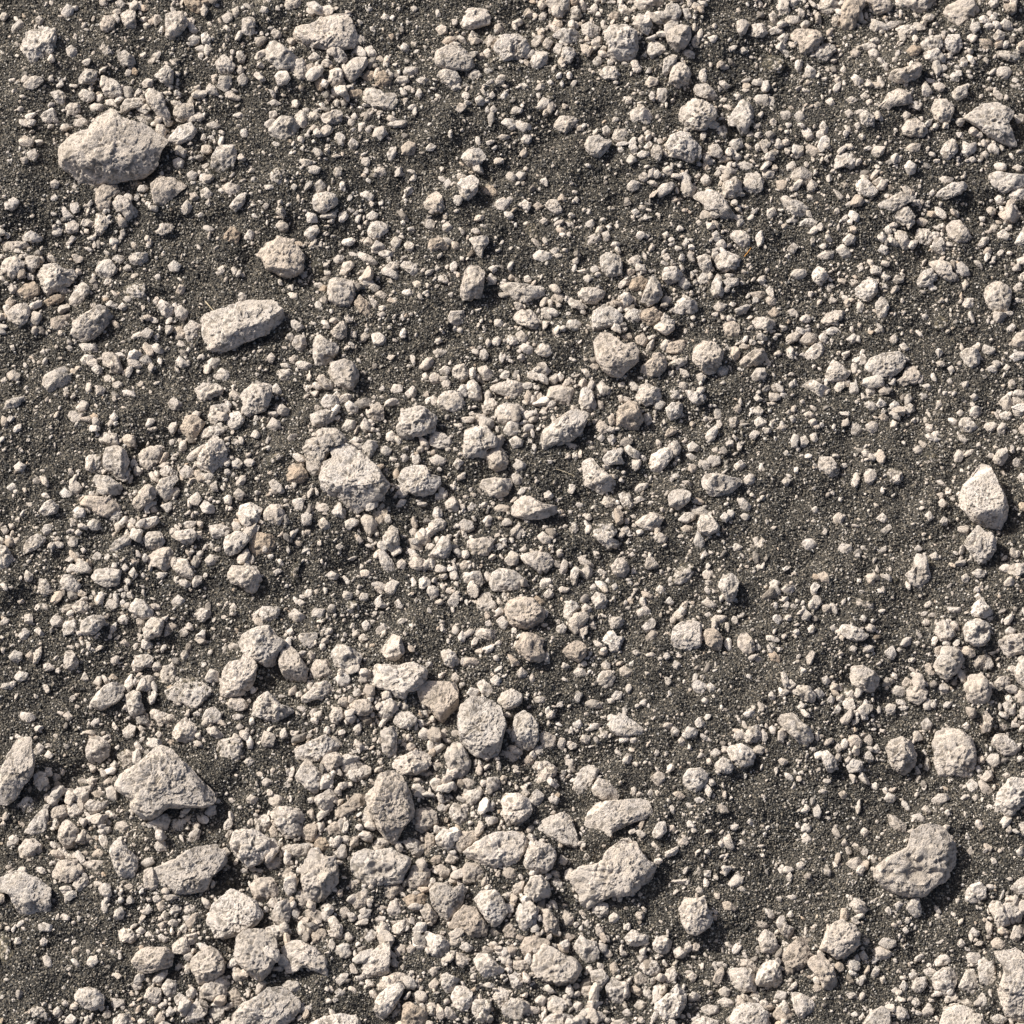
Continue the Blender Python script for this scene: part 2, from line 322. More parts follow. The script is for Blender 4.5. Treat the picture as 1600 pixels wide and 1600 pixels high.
0 234 1112 241 1108 260 1115 285 1121 272 1132 250 1131 236 1122
1 545 1102 555 1094 575 1092 584 1105 578 1119 560 1118 550 1110
0 828 98 838 78 856 82 855 100 838 112 831 118
1 852 5 860 -8 885 -10 891 2 890 20 878 26 865 18 856 10
144 581 808 585 795 605 795 608 812 600 828 582 825
48 668 830 671 815 688 809 699 818 696 832 678 841 669 838
0 385 1478 398 1452 412 1452 425 1470 420 1478
0 1500 552 1510 544 1525 545 1532 555 1530 568 1518 575 1508 570
0 266 838 275 830 300 826 309 834 300 850 290 854 278 845
0 615 1128 620 1115 638 1111 651 1122 648 1135 630 1139 618 1132
0 288 512 298 500 314 508 310 530 298 539 289 530
0 188 22 200 14 211 18 212 32 212 50 205 52 192 41
2 1518 950 1525 942 1536 932 1542 944 1551 955 1545 965 1532 965 1519 962
256 1545 85 1560 79 1590 80 1602 88 1598 98 1570 95
8 405 960 410 948 435 948 438 958 422 978 410 972
66 1001 498 1005 485 1022 480 1035 490 1025 508 1010 511
2 574 360 580 348 595 346 606 352 606 362 595 372 585 375 576 369
128 474 1425 488 1418 505 1428 508 1438 495 1450 478 1440
0 988 38 998 21 1015 25 1020 40 1012 55 998 48
0 1474 68 1482 54 1498 54 1504 68 1498 82 1488 86 1478 78
0 511 1435 522 1431 535 1448 535 1470 522 1478 518 1458
0 1396 342 1405 325 1418 322 1430 338 1425 350 1408 352
0 846 1595 862 1585 892 1586 902 1595 900 1610 850 1610
128 550 1412 558 1395 575 1389 579 1400 575 1415 560 1428
16 34 862 38 848 54 834 71 839 70 848 55 859 42 865
2 976 1465 988 1452 1000 1458 1015 1462 1012 1472 995 1480 980 1475
4 1239 1078 1248 1071 1265 1072 1275 1088 1270 1100 1258 1100 1250 1088 1240 1085
1 316 1122 322 1109 335 1104 346 1115 345 1128 332 1136 319 1131
0 1035 428 1038 418 1055 416 1068 428 1062 438 1045 445 1035 438
0 1255 555 1272 538 1285 535 1291 545 1278 565 1268 568
0 326 822 345 819 369 829 360 838 348 844 332 840
16 1152 1000 1158 990 1168 989 1179 1005 1178 1020 1170 1026 1160 1018 1154 1010
0 1272 88 1280 72 1292 66 1305 72 1305 80 1292 95 1278 98
0 202 180 215 172 240 175 244 188 232 196 212 191
0 1139 370 1148 360 1162 359 1172 372 1171 388 1160 389 1150 380
0 189 165 200 152 228 154 230 165 200 172 198 180 190 178
136 554 472 562 460 572 470 582 488 579 500 568 492 555 490
18 820 585 838 575 840 568 850 566 861 580 850 590 838 595 825 592
0 205 1040 212 1025 230 1022 240 1028 239 1035 225 1045 215 1051 206 1049
2 1426 375 1435 358 1448 358 1460 368 1452 385 1438 384
129 224 1375 225 1360 238 1355 242 1370 252 1385 238 1391 225 1388
0 336 98 350 84 368 102 362 116 342 115
0 -18 858 -5 850 10 854 24 878 8 890 0 900 -12 895
192 980 448 988 436 1002 431 1012 436 1008 452 995 462 985 458
0 100 1248 120 1232 138 1228 140 1242 132 1255 115 1252
0 1282 502 1292 490 1308 484 1320 486 1320 498 1310 500 1310 510 1300 508 1285 510
136 1512 1040 1528 1025 1545 1022 1550 1030 1538 1042 1522 1052 1512 1050
16 988 0 998 -5 1025 -5 1039 5 1025 15 1005 18 992 10
192 585 128 588 112 600 110 612 125 612 135 600 144 590 136
0 931 1060 940 1050 955 1048 962 1058 955 1072 945 1079 935 1072
16 169 859 180 845 200 835 206 840 202 855 188 866
0 1040 638 1050 629 1065 630 1070 642 1062 652 1050 662 1042 648
0 921 1518 940 1514 952 1528 942 1542 938 1550 928 1538
24 1469 238 1475 225 1489 215 1500 232 1488 245 1478 254
0 1020 1475 1025 1465 1038 1462 1050 1470 1048 1485 1035 1492 1022 1485
0 149 335 160 331 172 342 168 355 155 372 148 358
16 240 475 252 468 270 478 271 492 260 501 250 492
2 1162 1150 1170 1136 1185 1134 1191 1145 1185 1160 1172 1165 1164 1160
0 1394 380 1402 360 1415 362 1422 382 1418 391 1400 390
16 465 995 470 990 495 989 496 998 488 1015 478 1018 470 1008
0 941 718 950 706 972 699 975 705 970 710 975 725 960 725 948 728
0 5 385 12 378 42 378 46 386 28 392 18 400 8 400
2 1432 442 1440 425 1452 420 1465 430 1462 440 1452 448 1438 449
16 379 30 390 26 399 29 397 60 382 61 378 50
258 46 1580 55 1569 72 1578 78 1592 62 1600 49 1592
0 224 1558 235 1542 251 1545 252 1560 245 1572 230 1570
0 732 372 750 369 762 368 764 378 755 390 754 405 745 398 738 382
0 955 885 965 872 980 878 984 890 978 902 968 904 958 895
16 588 861 600 860 612 875 620 890 615 899 602 892 595 880
16 241 118 260 100 271 112 270 130 261 135 248 125
256 1381 745 1390 732 1408 735 1412 748 1402 760 1385 758
0 688 1525 698 1520 718 1530 710 1548 698 1552 690 1540
0 688 1018 700 1014 712 1022 721 1035 710 1046 695 1038
0 745 942 752 928 765 925 770 940 768 952 755 960 746 952
0 669 390 671 375 688 371 704 381 698 390 680 399
0 1175 502 1182 495 1200 496 1210 500 1212 512 1198 518 1180 512
0 405 1330 412 1312 428 1310 438 1322 432 1335 410 1335
0 354 660 358 646 372 642 382 655 375 670 362 674
0 398 1495 405 1475 422 1475 425 1488 412 1502 400 1508
196 350 368 362 352 375 365 372 382 355 385 346 375
144 76 510 80 498 100 492 110 490 105 502 100 518 82 518
16 924 935 932 925 945 930 952 942 950 952 938 955 928 950
272 410 728 425 712 452 704 458 710 438 722 422 732 412 735
16 351 1102 362 1090 375 1090 389 1098 385 1110 360 1111
0 102 1260 112 1255 130 1256 129 1275 120 1285 108 1278
2 1398 45 1412 39 1438 40 1435 58 1422 60 1408 54
128 490 1320 498 1308 512 1310 519 1328 515 1338 500 1335
256 422 270 430 262 450 259 450 268 442 275 438 295 425 288
0 268 1478 278 1468 290 1461 294 1475 299 1484 288 1491 270 1489
128 842 1150 850 1142 868 1150 869 1160 860 1175 850 1175
0 831 1200 838 1190 855 1190 868 1198 862 1210 838 1210
0 1386 1272 1398 1275 1416 1288 1414 1308 1400 1302 1390 1288
320 749 292 765 285 778 300 782 308 768 312 750 308
0 572 645 590 628 599 638 600 655 588 661 575 652
16 500 628 508 616 525 618 534 628 522 642 508 638
0 1280 1175 1292 1172 1305 1185 1308 1200 1295 1210 1288 1195
0 879 965 882 945 892 938 908 945 902 955 895 965 888 972
144 535 1375 555 1375 565 1385 550 1398 538 1405 535 1390
4 705 585 710 572 725 568 732 582 730 595 718 599
0 1212 1442 1219 1431 1225 1430 1230 1445 1241 1450 1238 1465 1228 1468 1219 1455
0 99 1042 102 1018 112 1016 122 1032 122 1045 110 1049
2 999 1510 1008 1501 1025 1502 1034 1518 1022 1528 1008 1520
0 1442 82 1465 75 1479 92 1472 101 1458 98 1446 92
144 512 1292 522 1284 540 1288 538 1305 522 1312 515 1308
16 1326 1418 1335 1402 1350 1410 1356 1422 1348 1432 1330 1428
0 1368 475 1378 462 1388 470 1389 485 1381 500 1372 501 1370 488
16 1010 75 1020 61 1038 72 1035 88 1020 94 1012 82
0 838 1222 842 1208 855 1198 872 1200 868 1212 852 1222 841 1225
0 512 130 515 112 525 104 535 110 536 125 530 135 518 135
0 132 1258 140 1249 160 1254 168 1249 170 1258 152 1271 142 1272
0 1498 662 1502 654 1515 652 1530 670 1525 678 1502 675
16 120 124 135 108 151 109 151 125 138 132 125 130
16 740 988 746 981 775 985 776 995 770 1002 755 1000 742 995
0 768 1558 782 1542 796 1550 792 1568 780 1575
0 1412 1420 1425 1404 1436 1402 1440 1432 1430 1434
16 699 498 705 486 722 486 730 496 722 508 710 509 700 506
272 1339 932 1348 938 1355 940 1366 935 1365 950 1358 960 1345 960 1338 948
0 152 685 162 676 185 678 188 695 168 696 156 691
128 460 1412 465 1390 480 1388 480 1410 475 1422 468 1422
0 1170 48 1175 38 1192 36 1200 48 1198 58 1182 60 1172 55
0 1268 428 1278 416 1288 420 1295 432 1284 449 1271 440
0 908 40 920 34 938 44 936 56 922 61 910 50
32 936 115 945 104 960 104 972 120 962 125 945 124
0 252 1542 262 1529 276 1535 275 1555 265 1562 258 1555
0 1116 1195 1130 1182 1142 1190 1148 1200 1138 1210 1120 1205
144 1292 30 1302 20 1314 19 1318 38 1310 52 1300 45
256 432 580 450 575 462 585 458 600 440 600
128 665 1300 678 1305 680 1320 672 1340 662 1345
16 966 772 975 769 985 772 990 790 992 800 980 802 970 785
0 36 132 50 119 69 119 69 126 50 144 38 141
16 166 802 175 792 190 800 194 815 180 825 172 815
16 325 1578 338 1571 352 1572 350 1588 342 1600 328 1590
256 819 360 832 348 848 360 845 375 835 378 825 370
16 519 1488 525 1478 544 1478 546 1492 530 1504 521 1498
0 656 1422 668 1410 675 1420 684 1432 678 1445 665 1440
0 825 1250 838 1232 850 1242 848 1252 832 1268 825 1262
0 728 1242 750 1228 756 1238 750 1250 736 1260 729 1252
16 1112 445 1118 431 1128 432 1128 448 1132 458 1128 466 1115 465 1111 455
0 1552 1068 1562 1058 1578 1055 1584 1062 1575 1075 1558 1082
0 60 798 70 785 80 780 92 792 88 802 70 806
128 484 1462 492 1452 508 1452 512 1465 500 1478 488 1475
0 60 920 62 904 72 905 80 918 89 925 85 931 68 932
16 285 1318 298 1300 308 1294 314 1298 310 1312 300 1325 289 1325
128 800 1502 828 1500 828 1518 812 1522 800 1518
0 125 1348 140 1344 162 1345 166 1352 160 1361 140 1360 130 1352
16 262 1295 270 1281 288 1280 292 1288 285 1302 270 1304
0 876 85 880 74 895 74 901 82 892 98 885 104 878 96
144 440 1370 448 1355 459 1355 465 1375 458 1385 445 1380
0 184 85 194 78 210 90 212 100 192 106 186 99
34 182 1462 190 1451 205 1452 215 1465 210 1474 192 1472
0 975 490 990 482 1004 485 1002 498 992 508 980 502 975 498
0 925 1415 935 1408 950 1412 952 1428 938 1435 928 1425
16 516 518 535 500 542 510 541 525 532 532 522 526
16 581 1318 598 1306 615 1310 612 1322 595 1328 585 1328
0 1071 610 1082 610 1104 618 1102 628 1088 635 1078 625
16 942 972 950 965 970 964 978 972 970 984 952 982
0 38 412 42 400 60 400 62 415 50 428 41 422
192 62 480 70 468 88 460 102 462 98 472 82 475 70 488
0 201 402 210 395 230 395 232 408 220 416 205 412
16 61 182 80 168 90 175 82 190 70 198 62 192
0 754 638 758 625 770 622 778 632 770 650 758 652
1 156 38 162 25 175 24 180 32 178 45 168 52 159 49
0 520 78 530 71 540 85 545 92 535 102 522 100
0 625 415 632 408 648 411 659 426 656 438 645 431
0 1535 1115 1542 1110 1551 1122 1548 1142 1541 1152 1531 1142 1538 1128
256 454 915 455 890 468 872 472 878 465 892 470 908 460 920
0 1025 508 1038 498 1055 500 1052 515 1042 522 1030 515
16 711 1508 712 1488 725 1490 738 1500 732 1510 720 1515
18 0 636 10 626 38 618 39 625 22 640 10 641
16 98 980 102 970 118 969 122 982 112 995 100 992
256 802 828 815 818 828 825 828 832 815 838 810 852 802 845
0 121 148 130 139 148 145 148 156 131 166 124 158
0 1342 180 1352 171 1365 182 1366 198 1358 202 1345 192
16 1578 1388 1590 1375 1608 1368 1620 1378 1620 1400 1605 1408 1588 1400
384 1456 1082 1468 1068 1485 1065 1485 1082 1472 1090
0 112 1385 120 1370 135 1368 140 1380 128 1392 120 1395
16 1112 205 1118 198 1132 196 1142 208 1138 218 1122 219
0 612 1450 620 1439 641 1434 639 1448 625 1461 615 1458
128 1142 1508 1158 1499 1178 1498 1186 1515 1182 1525 1172 1511
32 1422 1542 1430 1530 1445 1526 1450 1538 1440 1550 1428 1554
256 155 80 162 62 181 80 181 94 165 90
0 1035 115 1038 92 1050 84 1059 88 1055 100 1042 118
128 358 1550 368 1541 382 1560 375 1572 362 1570
0 1486 145 1498 135 1512 130 1512 142 1510 151 1495 159 1488 150
16 261 1425 270 1410 282 1406 285 1418 278 1435 268 1438
0 1576 538 1590 520 1605 518 1612 530 1605 545 1580 545
0 232 1528 242 1518 260 1514 262 1522 252 1536 240 1539
0 1036 1530 1042 1515 1052 1511 1059 1522 1052 1538 1042 1546
0 212 825 225 811 245 806 250 815 240 824 220 829
0 562 702 575 688 588 689 588 700 579 719 570 710
16 956 215 962 202 978 200 985 212 978 222 962 222
0 1091 400 1108 398 1112 415 1108 426 1098 425 1091 412
1 1585 1048 1592 1035 1605 1025 1620 1040 1622 1065 1610 1080 1598 1075 1588 1062
144 875 1432 882 1422 898 1432 892 1452 880 1452
256 1242 352 1258 342 1272 339 1292 350 1278 354 1260 355
0 112 948 122 939 135 940 141 952 132 962 120 960
272 532 948 542 938 558 940 562 952 555 962 540 955
0 800 1545 795 1525 805 1518 818 1530 815 1542 808 1550
0 1455 388 1460 372 1472 372 1480 385 1472 399 1460 395
16 455 538 462 525 475 522 480 540 472 550 462 548
0 1019 1302 1028 1285 1040 1284 1042 1298 1030 1311 1020 1312
128 712 1222 730 1216 745 1222 742 1232 725 1236 712 1230
0 78 145 92 140 104 150 100 170 88 164
16 101 170 110 160 125 164 125 176 110 188 102 180
0 358 322 375 301 385 301 382 318 368 332
0 918 1592 930 1580 945 1582 948 1595 935 1602 920 1600
144 989 1528 998 1519 1012 1525 1020 1535 1008 1542 992 1538
0 515 1118 522 1105 535 1105 538 1122 528 1132 518 1128
16 344 119 362 119 361 135 352 144 339 136
192 191 282 212 280 225 288 220 295 205 300 194 292
0 240 360 252 349 270 350 271 360 255 368 242 370
16 248 738 258 725 278 738 275 748 250 746
0 301 962 312 950 328 952 330 962 318 972 304 970
272 575 278 582 265 600 259 605 275 602 282 582 279
0 785 675 795 658 810 660 810 678 795 682
16 708 1200 725 1195 736 1200 735 1212 722 1216 712 1214
0 1575 890 1585 880 1600 881 1605 892 1590 902 1576 900
0 1026 300 1032 288 1050 284 1056 290 1045 302 1030 310
0 440 1540 450 1532 465 1534 472 1548 468 1555 452 1550
0 1016 240 1022 225 1035 229 1035 240 1028 260 1018 250
16 940 785 945 776 962 780 966 790 955 800 942 798
16 408 1155 412 1142 430 1148 428 1165 418 1170 410 1165
16 468 1198 478 1186 492 1195 492 1210 472 1210
16 649 1205 662 1200 682 1205 678 1218 660 1220
0 778 1492 785 1480 795 1482 800 1500 790 1510 780 1502
128 785 1455 792 1442 805 1442 810 1458 800 1468 790 1465
1 1551 718 1560 702 1574 700 1575 715 1565 728 1555 725
128 630 850 640 841 650 841 661 855 660 862 640 860
16 495 598 505 589 525 598 525 610 512 609 500 608
128 1092 342 1098 328 1110 328 1122 340 1115 349 1100 346
144 785 1488 800 1475 812 1478 812 1495 795 1498
16 1559 632 1565 622 1575 616 1582 625 1581 645 1570 642
16 475 365 482 354 495 351 500 360 492 375 480 378
0 605 1422 610 1408 622 1408 628 1425 618 1434 608 1431
0 642 1558 652 1548 665 1550 669 1562 660 1572 650 1570
0 525 1062 528 1050 542 1048 548 1062 542 1072 530 1072
16 1081 1070 1088 1062 1105 1070 1106 1082 1095 1088 1084 1082
16 626 230 638 220 650 224 648 240 638 248 629 240
0 1105 240 1108 226 1122 225 1130 238 1125 248 1112 248
0 52 1210 62 1205 72 1208 70 1225 65 1238 55 1228
16 1361 1485 1375 1479 1394 1488 1390 1498 1372 1500
0 176 1592 188 1584 202 1585 210 1598 200 1610 178 1610
144 552 1062 565 1052 580 1052 580 1065 568 1072 555 1072
16 1176 155 1182 148 1198 148 1202 160 1195 170 1182 168
0 102 348 112 342 124 346 122 362 110 369 102 360
0 852 322 858 312 870 312 879 328 875 338 865 335
320 1520 68 1530 59 1550 62 1555 75 1535 78
288 1460 500 1472 492 1480 500 1480 520 1470 518 1460 515
16 174 342 185 332 200 348 198 358 182 359
0 638 882 645 871 658 870 664 882 658 892 642 891
16 744 1068 755 1061 770 1075 768 1088 755 1088
0 759 1228 762 1215 778 1214 782 1225 775 1238 762 1236
32 429 120 435 110 448 111 454 122 448 132 435 134
0 1099 692 1105 675 1120 662 1122 675 1115 690 1102 698
16 316 572 330 559 344 560 342 575 328 582
0 288 718 300 705 320 692 320 702 302 720 295 726
16 768 318 782 310 798 312 798 325 788 330 772 325
128 1528 1222 1535 1218 1551 1235 1548 1248 1538 1249
16 715 820 725 811 738 815 742 828 730 835 718 828
16 1320 1162 1332 1148 1340 1149 1350 1162 1345 1168 1330 1170
0 522 1330 530 1319 540 1320 542 1338 535 1348 525 1342
0 165 1232 172 1228 182 1232 184 1250 180 1259 172 1255 168 1248
0 832 398 842 390 860 395 865 402 850 410 835 405
272 1312 1082 1328 1075 1342 1082 1340 1095 1322 1095
128 290 1440 300 1429 312 1425 312 1440 302 1452 292 1450
16 460 180 470 172 482 180 481 198 470 198 462 190
0 565 1275 572 1260 581 1270 586 1288 575 1291 566 1285
0 695 1215 700 1198 715 1200 712 1215 705 1228 696 1222
16 812 632 822 618 838 618 838 630 825 640 815 639
0 695 785 708 775 718 788 715 802 700 800
0 345 292 358 285 375 291 375 302 360 306
0 1502 238 1505 220 1515 225 1526 221 1525 235 1512 246
0 1538 1190 1548 1178 1560 1178 1562 1192 1550 1202
0 1321 1350 1330 1342 1342 1339 1350 1350 1342 1360 1338 1368 1332 1358
0 1171 592 1182 575 1195 575 1198 588 1188 599
0 1556 112 1562 104 1575 104 1582 112 1572 125 1560 124
0 788 875 798 860 810 865 810 882 795 885
0 466 1442 475 1435 482 1448 480 1465 470 1468 465 1455
0 890 910 892 892 900 882 905 890 902 910 898 922 890 920
0 600 920 612 905 624 910 622 920 610 935 605 928
0 642 1245 645 1225 655 1225 666 1238 655 1250
0 1322 1198 1332 1186 1348 1190 1348 1205 1328 1208
256 911 382 918 370 938 361 940 375 932 380 918 386
0 441 12 448 0 458 -5 470 0 470 10 458 15 446 20
0 556 400 562 392 580 400 591 411 585 416 570 411
0 745 575 760 571 772 586 768 595 755 594
0 518 800 530 784 540 798 540 810 522 810
0 1251 530 1260 520 1278 522 1280 532 1268 539 1254 538
16 102 892 110 881 130 886 136 895 125 900 108 896
0 1396 1575 1405 1572 1418 1578 1418 1590 1410 1600 1402 1595
16 581 215 586 200 600 196 605 208 595 220 585 221
0 450 962 460 950 478 964 475 972 460 974
0 334 588 345 575 358 580 358 598 342 598
32 782 192 790 185 802 185 812 198 805 208 792 200
128 782 1175 792 1171 810 1175 810 1190 798 1192
0 1095 1575 1105 1570 1122 1572 1125 1582 1110 1589 1098 1582
0 534 668 542 655 556 658 556 670 542 679 535 676
0 835 548 845 536 858 540 864 552 855 558 842 555
0 531 428 536 410 548 408 555 415 545 425 540 436 532 435
0 34 370 48 360 69 372 62 378 38 378
16 416 668 425 652 438 660 440 672 428 676 418 675
0 1338 1110 1348 1101 1364 1101 1364 1110 1350 1122 1340 1118
16 579 522 592 519 604 528 600 539 585 541
0 478 5 492 2 508 15 505 25 492 22 482 12
0 154 1388 162 1379 172 1382 175 1398 168 1405 158 1400
128 968 1045 975 1040 985 1046 995 1045 994 1055 980 1061 970 1058
128 1110 1542 1118 1520 1128 1508 1132 1520 1125 1538
128 800 1388 808 1375 820 1375 815 1400 802 1400
192 1415 82 1425 70 1439 72 1438 82 1425 94 1416 91
16 1505 1498 1515 1488 1531 1490 1532 1500 1520 1508 1508 1502
16 178 1295 182 1286 194 1282 202 1292 200 1302 188 1305
0 595 422 604 416 618 421 626 434 622 439 608 432 598 429
0 120 538 132 536 152 539 155 548 142 554 130 548
256 1118 575 1132 570 1142 580 1135 590 1115 588
256 1058 1312 1065 1300 1076 1302 1078 1315 1068 1328 1060 1322
0 1138 1380 1148 1366 1161 1370 1161 1380 1148 1388 1138 1390
0 1262 945 1272 930 1282 932 1284 945 1272 956 1264 952
1 1455 1250 1465 1241 1478 1239 1485 1248 1475 1255 1460 1260
16 906 895 915 882 926 888 925 902 915 910 908 902
0 1350 742 1355 732 1368 735 1370 748 1362 759 1352 754
0 1372 1475 1380 1465 1400 1468 1400 1478 1385 1485
16 138 166 148 161 166 165 165 172 150 181 140 174
0 105 652 110 642 130 645 132 658 115 661
0 1234 232 1242 224 1256 228 1255 242 1244 249
0 272 482 282 476 295 488 288 504 275 495
16 966 12 972 1 980 12 990 16 982 28 972 31 969 22
16 1252 850 1258 842 1268 841 1280 851 1272 861 1260 860
0 45 498 52 486 65 490 65 500 55 512 46 508
0 362 1522 372 1512 388 1525 380 1536 368 1535
16 932 602 940 595 955 608 950 622 940 620
0 320 1060 328 1045 342 1050 341 1065 325 1068
16 418 1250 428 1241 441 1245 442 1258 432 1261 421 1259
0 678 1355 690 1350 704 1360 698 1375 688 1370
0 1548 1472 1558 1464 1575 1475 1570 1485 1552 1482
16 94 22 105 6 115 12 114 25 102 35
16 1575 310 1582 296 1605 295 1610 310 1590 314
16 29 1122 32 1112 48 1114 58 1122 45 1132 35 1128
128 742 1482 758 1478 778 1485 772 1492 750 1492
128 785 1362 795 1355 810 1360 805 1375 790 1375
0 1578 1465 1585 1446 1598 1450 1598 1462 1588 1474
0 1528 1560 1535 1550 1548 1568 1545 1582 1535 1578
0 1258 230 1265 225 1286 238 1285 249 1270 245
260 485 412 498 406 508 418 504 428 492 432
0 1152 48 1152 32 1165 30 1171 38 1165 52 1158 58
16 841 490 850 481 862 478 862 500 850 501
0 1306 390 1315 380 1328 390 1332 400 1318 405
0 190 685 198 678 212 682 212 698 198 699
0 1080 1598 1098 1588 1122 1595 1125 1610 1082 1610
0 1150 258 1162 252 1180 258 1185 265 1168 268 1152 265
0 1492 415 1502 408 1512 418 1518 430 1502 432
16 400 1522 408 1505 419 1520 410 1532 398 1538
0 884 510 888 500 900 499 909 506 905 516 890 518
16 1144 1160 1148 1145 1160 1139 1165 1148 1160 1160 1150 1165
0 190 1142 202 1132 212 1135 210 1150 198 1158
0 168 1565 172 1559 195 1562 195 1572 175 1576
1 420 754 428 748 440 758 446 769 438 772 425 765
0 312 790 320 781 336 792 335 802 318 802
0 1026 148 1028 138 1040 138 1046 148 1038 160 1029 160
0 975 698 982 695 1001 708 1000 718 988 715 978 708
1 1059 812 1070 801 1088 800 1088 810 1075 818 1065 816
0 625 110 638 104 655 105 658 114 640 119 628 115
16 805 192 812 188 830 195 830 205 815 208 808 200
0 1120 1565 1132 1558 1148 1565 1142 1578 1128 1575
0 1312 1125 1328 1108 1335 1110 1332 1122 1320 1138
0 6 318 20 308 31 314 28 322 18 331 9 325
0 430 640 440 630 452 640 450 652 432 650
16 598 682 610 672 620 680 620 692 600 692
0 1016 1215 1028 1205 1040 1210 1038 1222 1028 1229
0 322 1138 335 1135 350 1148 352 1155 338 1154 325 1145
1 1060 282 1062 271 1072 269 1080 278 1078 290 1065 291
0 885 472 892 466 905 470 919 480 912 485 895 481
16 698 942 710 924 719 930 715 945 705 952
0 568 1080 572 1069 585 1071 586 1085 578 1094 569 1088
0 605 192 612 189 638 188 639 198 620 200 608 199
272 1179 852 1190 838 1200 850 1195 862 1182 862
256 1442 708 1455 705 1470 718 1470 728 1460 728
0 262 630 271 620 285 630 282 640 274 645 266 638
16 671 1222 678 1215 688 1218 692 1232 685 1240 675 1232
16 1300 810 1310 800 1321 805 1320 818 1315 826 1305 818
128 758 1450 772 1448 782 1458 778 1465 760 1465
0 1008 885 1010 872 1020 870 1029 882 1025 890 1012 892
16 101 78 110 70 120 75 121 88 115 96 105 88
16 280 738 290 726 306 735 300 745 288 748
0 1102 720 1110 712 1125 712 1126 725 1115 730 1104 728
0 1065 1148 1075 1135 1092 1140 1088 1150 1072 1155
0 1152 780 1162 778 1174 790 1170 800 1158 800
16 12 54 15 45 31 30 39 39 36 48
128 615 1492 625 1475 635 1478 635 1492 625 1500
16 1510 642 1522 634 1534 636 1534 650 1520 654
0 1460 1502 1470 1492 1478 1491 1489 1500 1478 1508 1462 1510
0 1548 1588 1558 1582 1575 1592 1570 1602 1552 1600
0 78 970 88 958 101 968 96 980 82 978
0 540 85 555 78 572 80 572 88 552 91 542 91
0 1138 225 1145 218 1160 216 1160 230 1150 238 1141 230
0 240 1322 250 1310 262 1318 262 1328 250 1331 242 1329
0 800 635 808 630 815 640 812 652 802 655 795 645
16 1500 1015 1508 1009 1522 1015 1525 1025 1512 1029 1502 1022
0 1110 968 1118 961 1134 962 1132 975 1122 981 1115 975
0 1212 10 1219 2 1228 5 1235 15 1230 26 1219 21
16 212 1075 215 1068 232 1064 240 1074 230 1080 215 1080
0 670 716 682 710 698 718 692 728 678 728
272 1554 1128 1562 1122 1578 1130 1572 1142 1560 1142
0 135 818 145 810 158 815 155 828 145 831 138 825
128 1170 458 1185 455 1200 456 1198 468 1180 470
0 1235 429 1242 421 1259 421 1260 430 1250 439 1240 436
144 258 980 265 970 282 978 275 990 260 988
16 652 1150 660 1136 672 1142 670 1155 660 1162
16 1084 845 1090 828 1098 840 1102 852 1094 859 1086 852
0 112 800 120 792 132 795 136 805 125 812 115 808
0 521 212 530 206 539 212 540 228 530 232 525 222
16 1004 978 1018 965 1026 970 1022 982 1012 988 1005 985
16 1286 518 1302 510 1320 518 1318 524 1305 525 1292 522
0 809 652 818 644 839 640 838 648 820 658 810 659
0 514 140 520 134 538 132 538 142 528 150 518 149
0 28 218 38 211 54 220 50 230 32 228
0 1566 1100 1575 1095 1589 1108 1585 1119 1572 1115
16 666 922 672 912 685 920 685 930 675 938 668 930
0 1088 438 1098 425 1109 432 1105 445 1092 449
0 314 1268 322 1258 336 1260 338 1272 328 1278
192 542 148 548 140 565 140 568 150 555 156 545 154
0 498 215 502 200 512 194 522 202 515 212
16 456 782 465 778 476 779 472 798 462 800
0 1352 42 1360 36 1378 34 1379 45 1365 52
16 281 325 292 311 301 322 295 336 282 334
16 928 668 938 655 950 665 950 675 940 678
0 908 1555 910 1542 925 1540 928 1552 918 1562
0 1441 1580 1450 1566 1461 1578 1452 1592 1444 1590
16 286 1418 298 1410 310 1419 300 1430 288 1429
0 111 190 130 184 140 191 136 200 115 198
0 1509 1225 1518 1216 1531 1228 1528 1238 1515 1238
0 14 1025 22 1016 35 1020 35 1030 25 1038 16 1032
0 580 388 588 375 598 381 605 390 590 396 584 395
0 829 66 838 56 850 54 850 66 835 78
0 836 168 848 152 858 155 858 165 845 175 838 172
272 1042 612 1052 606 1065 610 1065 622 1052 626
0 1051 960 1060 952 1072 955 1072 968 1062 971 1052 968
0 1360 238 1368 228 1384 229 1380 240 1370 249
256 1350 630 1362 624 1375 642 1372 648 1355 640
176 1276 899 1288 892 1295 900 1299 915 1295 920 1285 910
0 612 1585 622 1562 631 1568 622 1590 615 1595
16 1258 108 1262 100 1275 110 1275 120 1265 125 1259 120
0 1251 205 1260 199 1272 205 1272 218 1262 221
0 1412 260 1420 250 1432 258 1430 270 1419 274
16 488 292 500 280 510 290 508 300 490 300
0 898 868 905 865 928 882 928 888 915 885 902 878
16 1440 135 1446 126 1459 145 1458 151 1442 151
144 1345 1462 1352 1455 1362 1465 1360 1478 1348 1480
16 271 568 280 556 298 570 288 578 278 575
272 56 950 65 940 85 948 80 955 60 956
0 538 632 545 625 560 636 558 648 545 645
128 1008 995 1018 985 1029 988 1022 1002 1012 1010
256 1329 1538 1340 1528 1352 1522 1355 1532 1340 1545
16 312 298 322 292 335 306 328 314 316 311
144 585 790 598 782 605 800 595 805 584 800
128 678 1148 695 1138 705 1148 698 1155 682 1155
16 1380 1110 1388 1099 1400 1102 1398 1115 1385 1122
16 1276 400 1290 391 1304 392 1302 405 1285 406
0 1578 186 1588 176 1602 180 1602 192 1588 195
0 1225 30 1232 25 1250 24 1250 35 1235 41
208 490 128 505 119 510 125 505 142 499 144
192 565 120 575 110 586 112 588 125 575 130
16 1114 390 1118 378 1130 374 1136 385 1128 392 1120 394
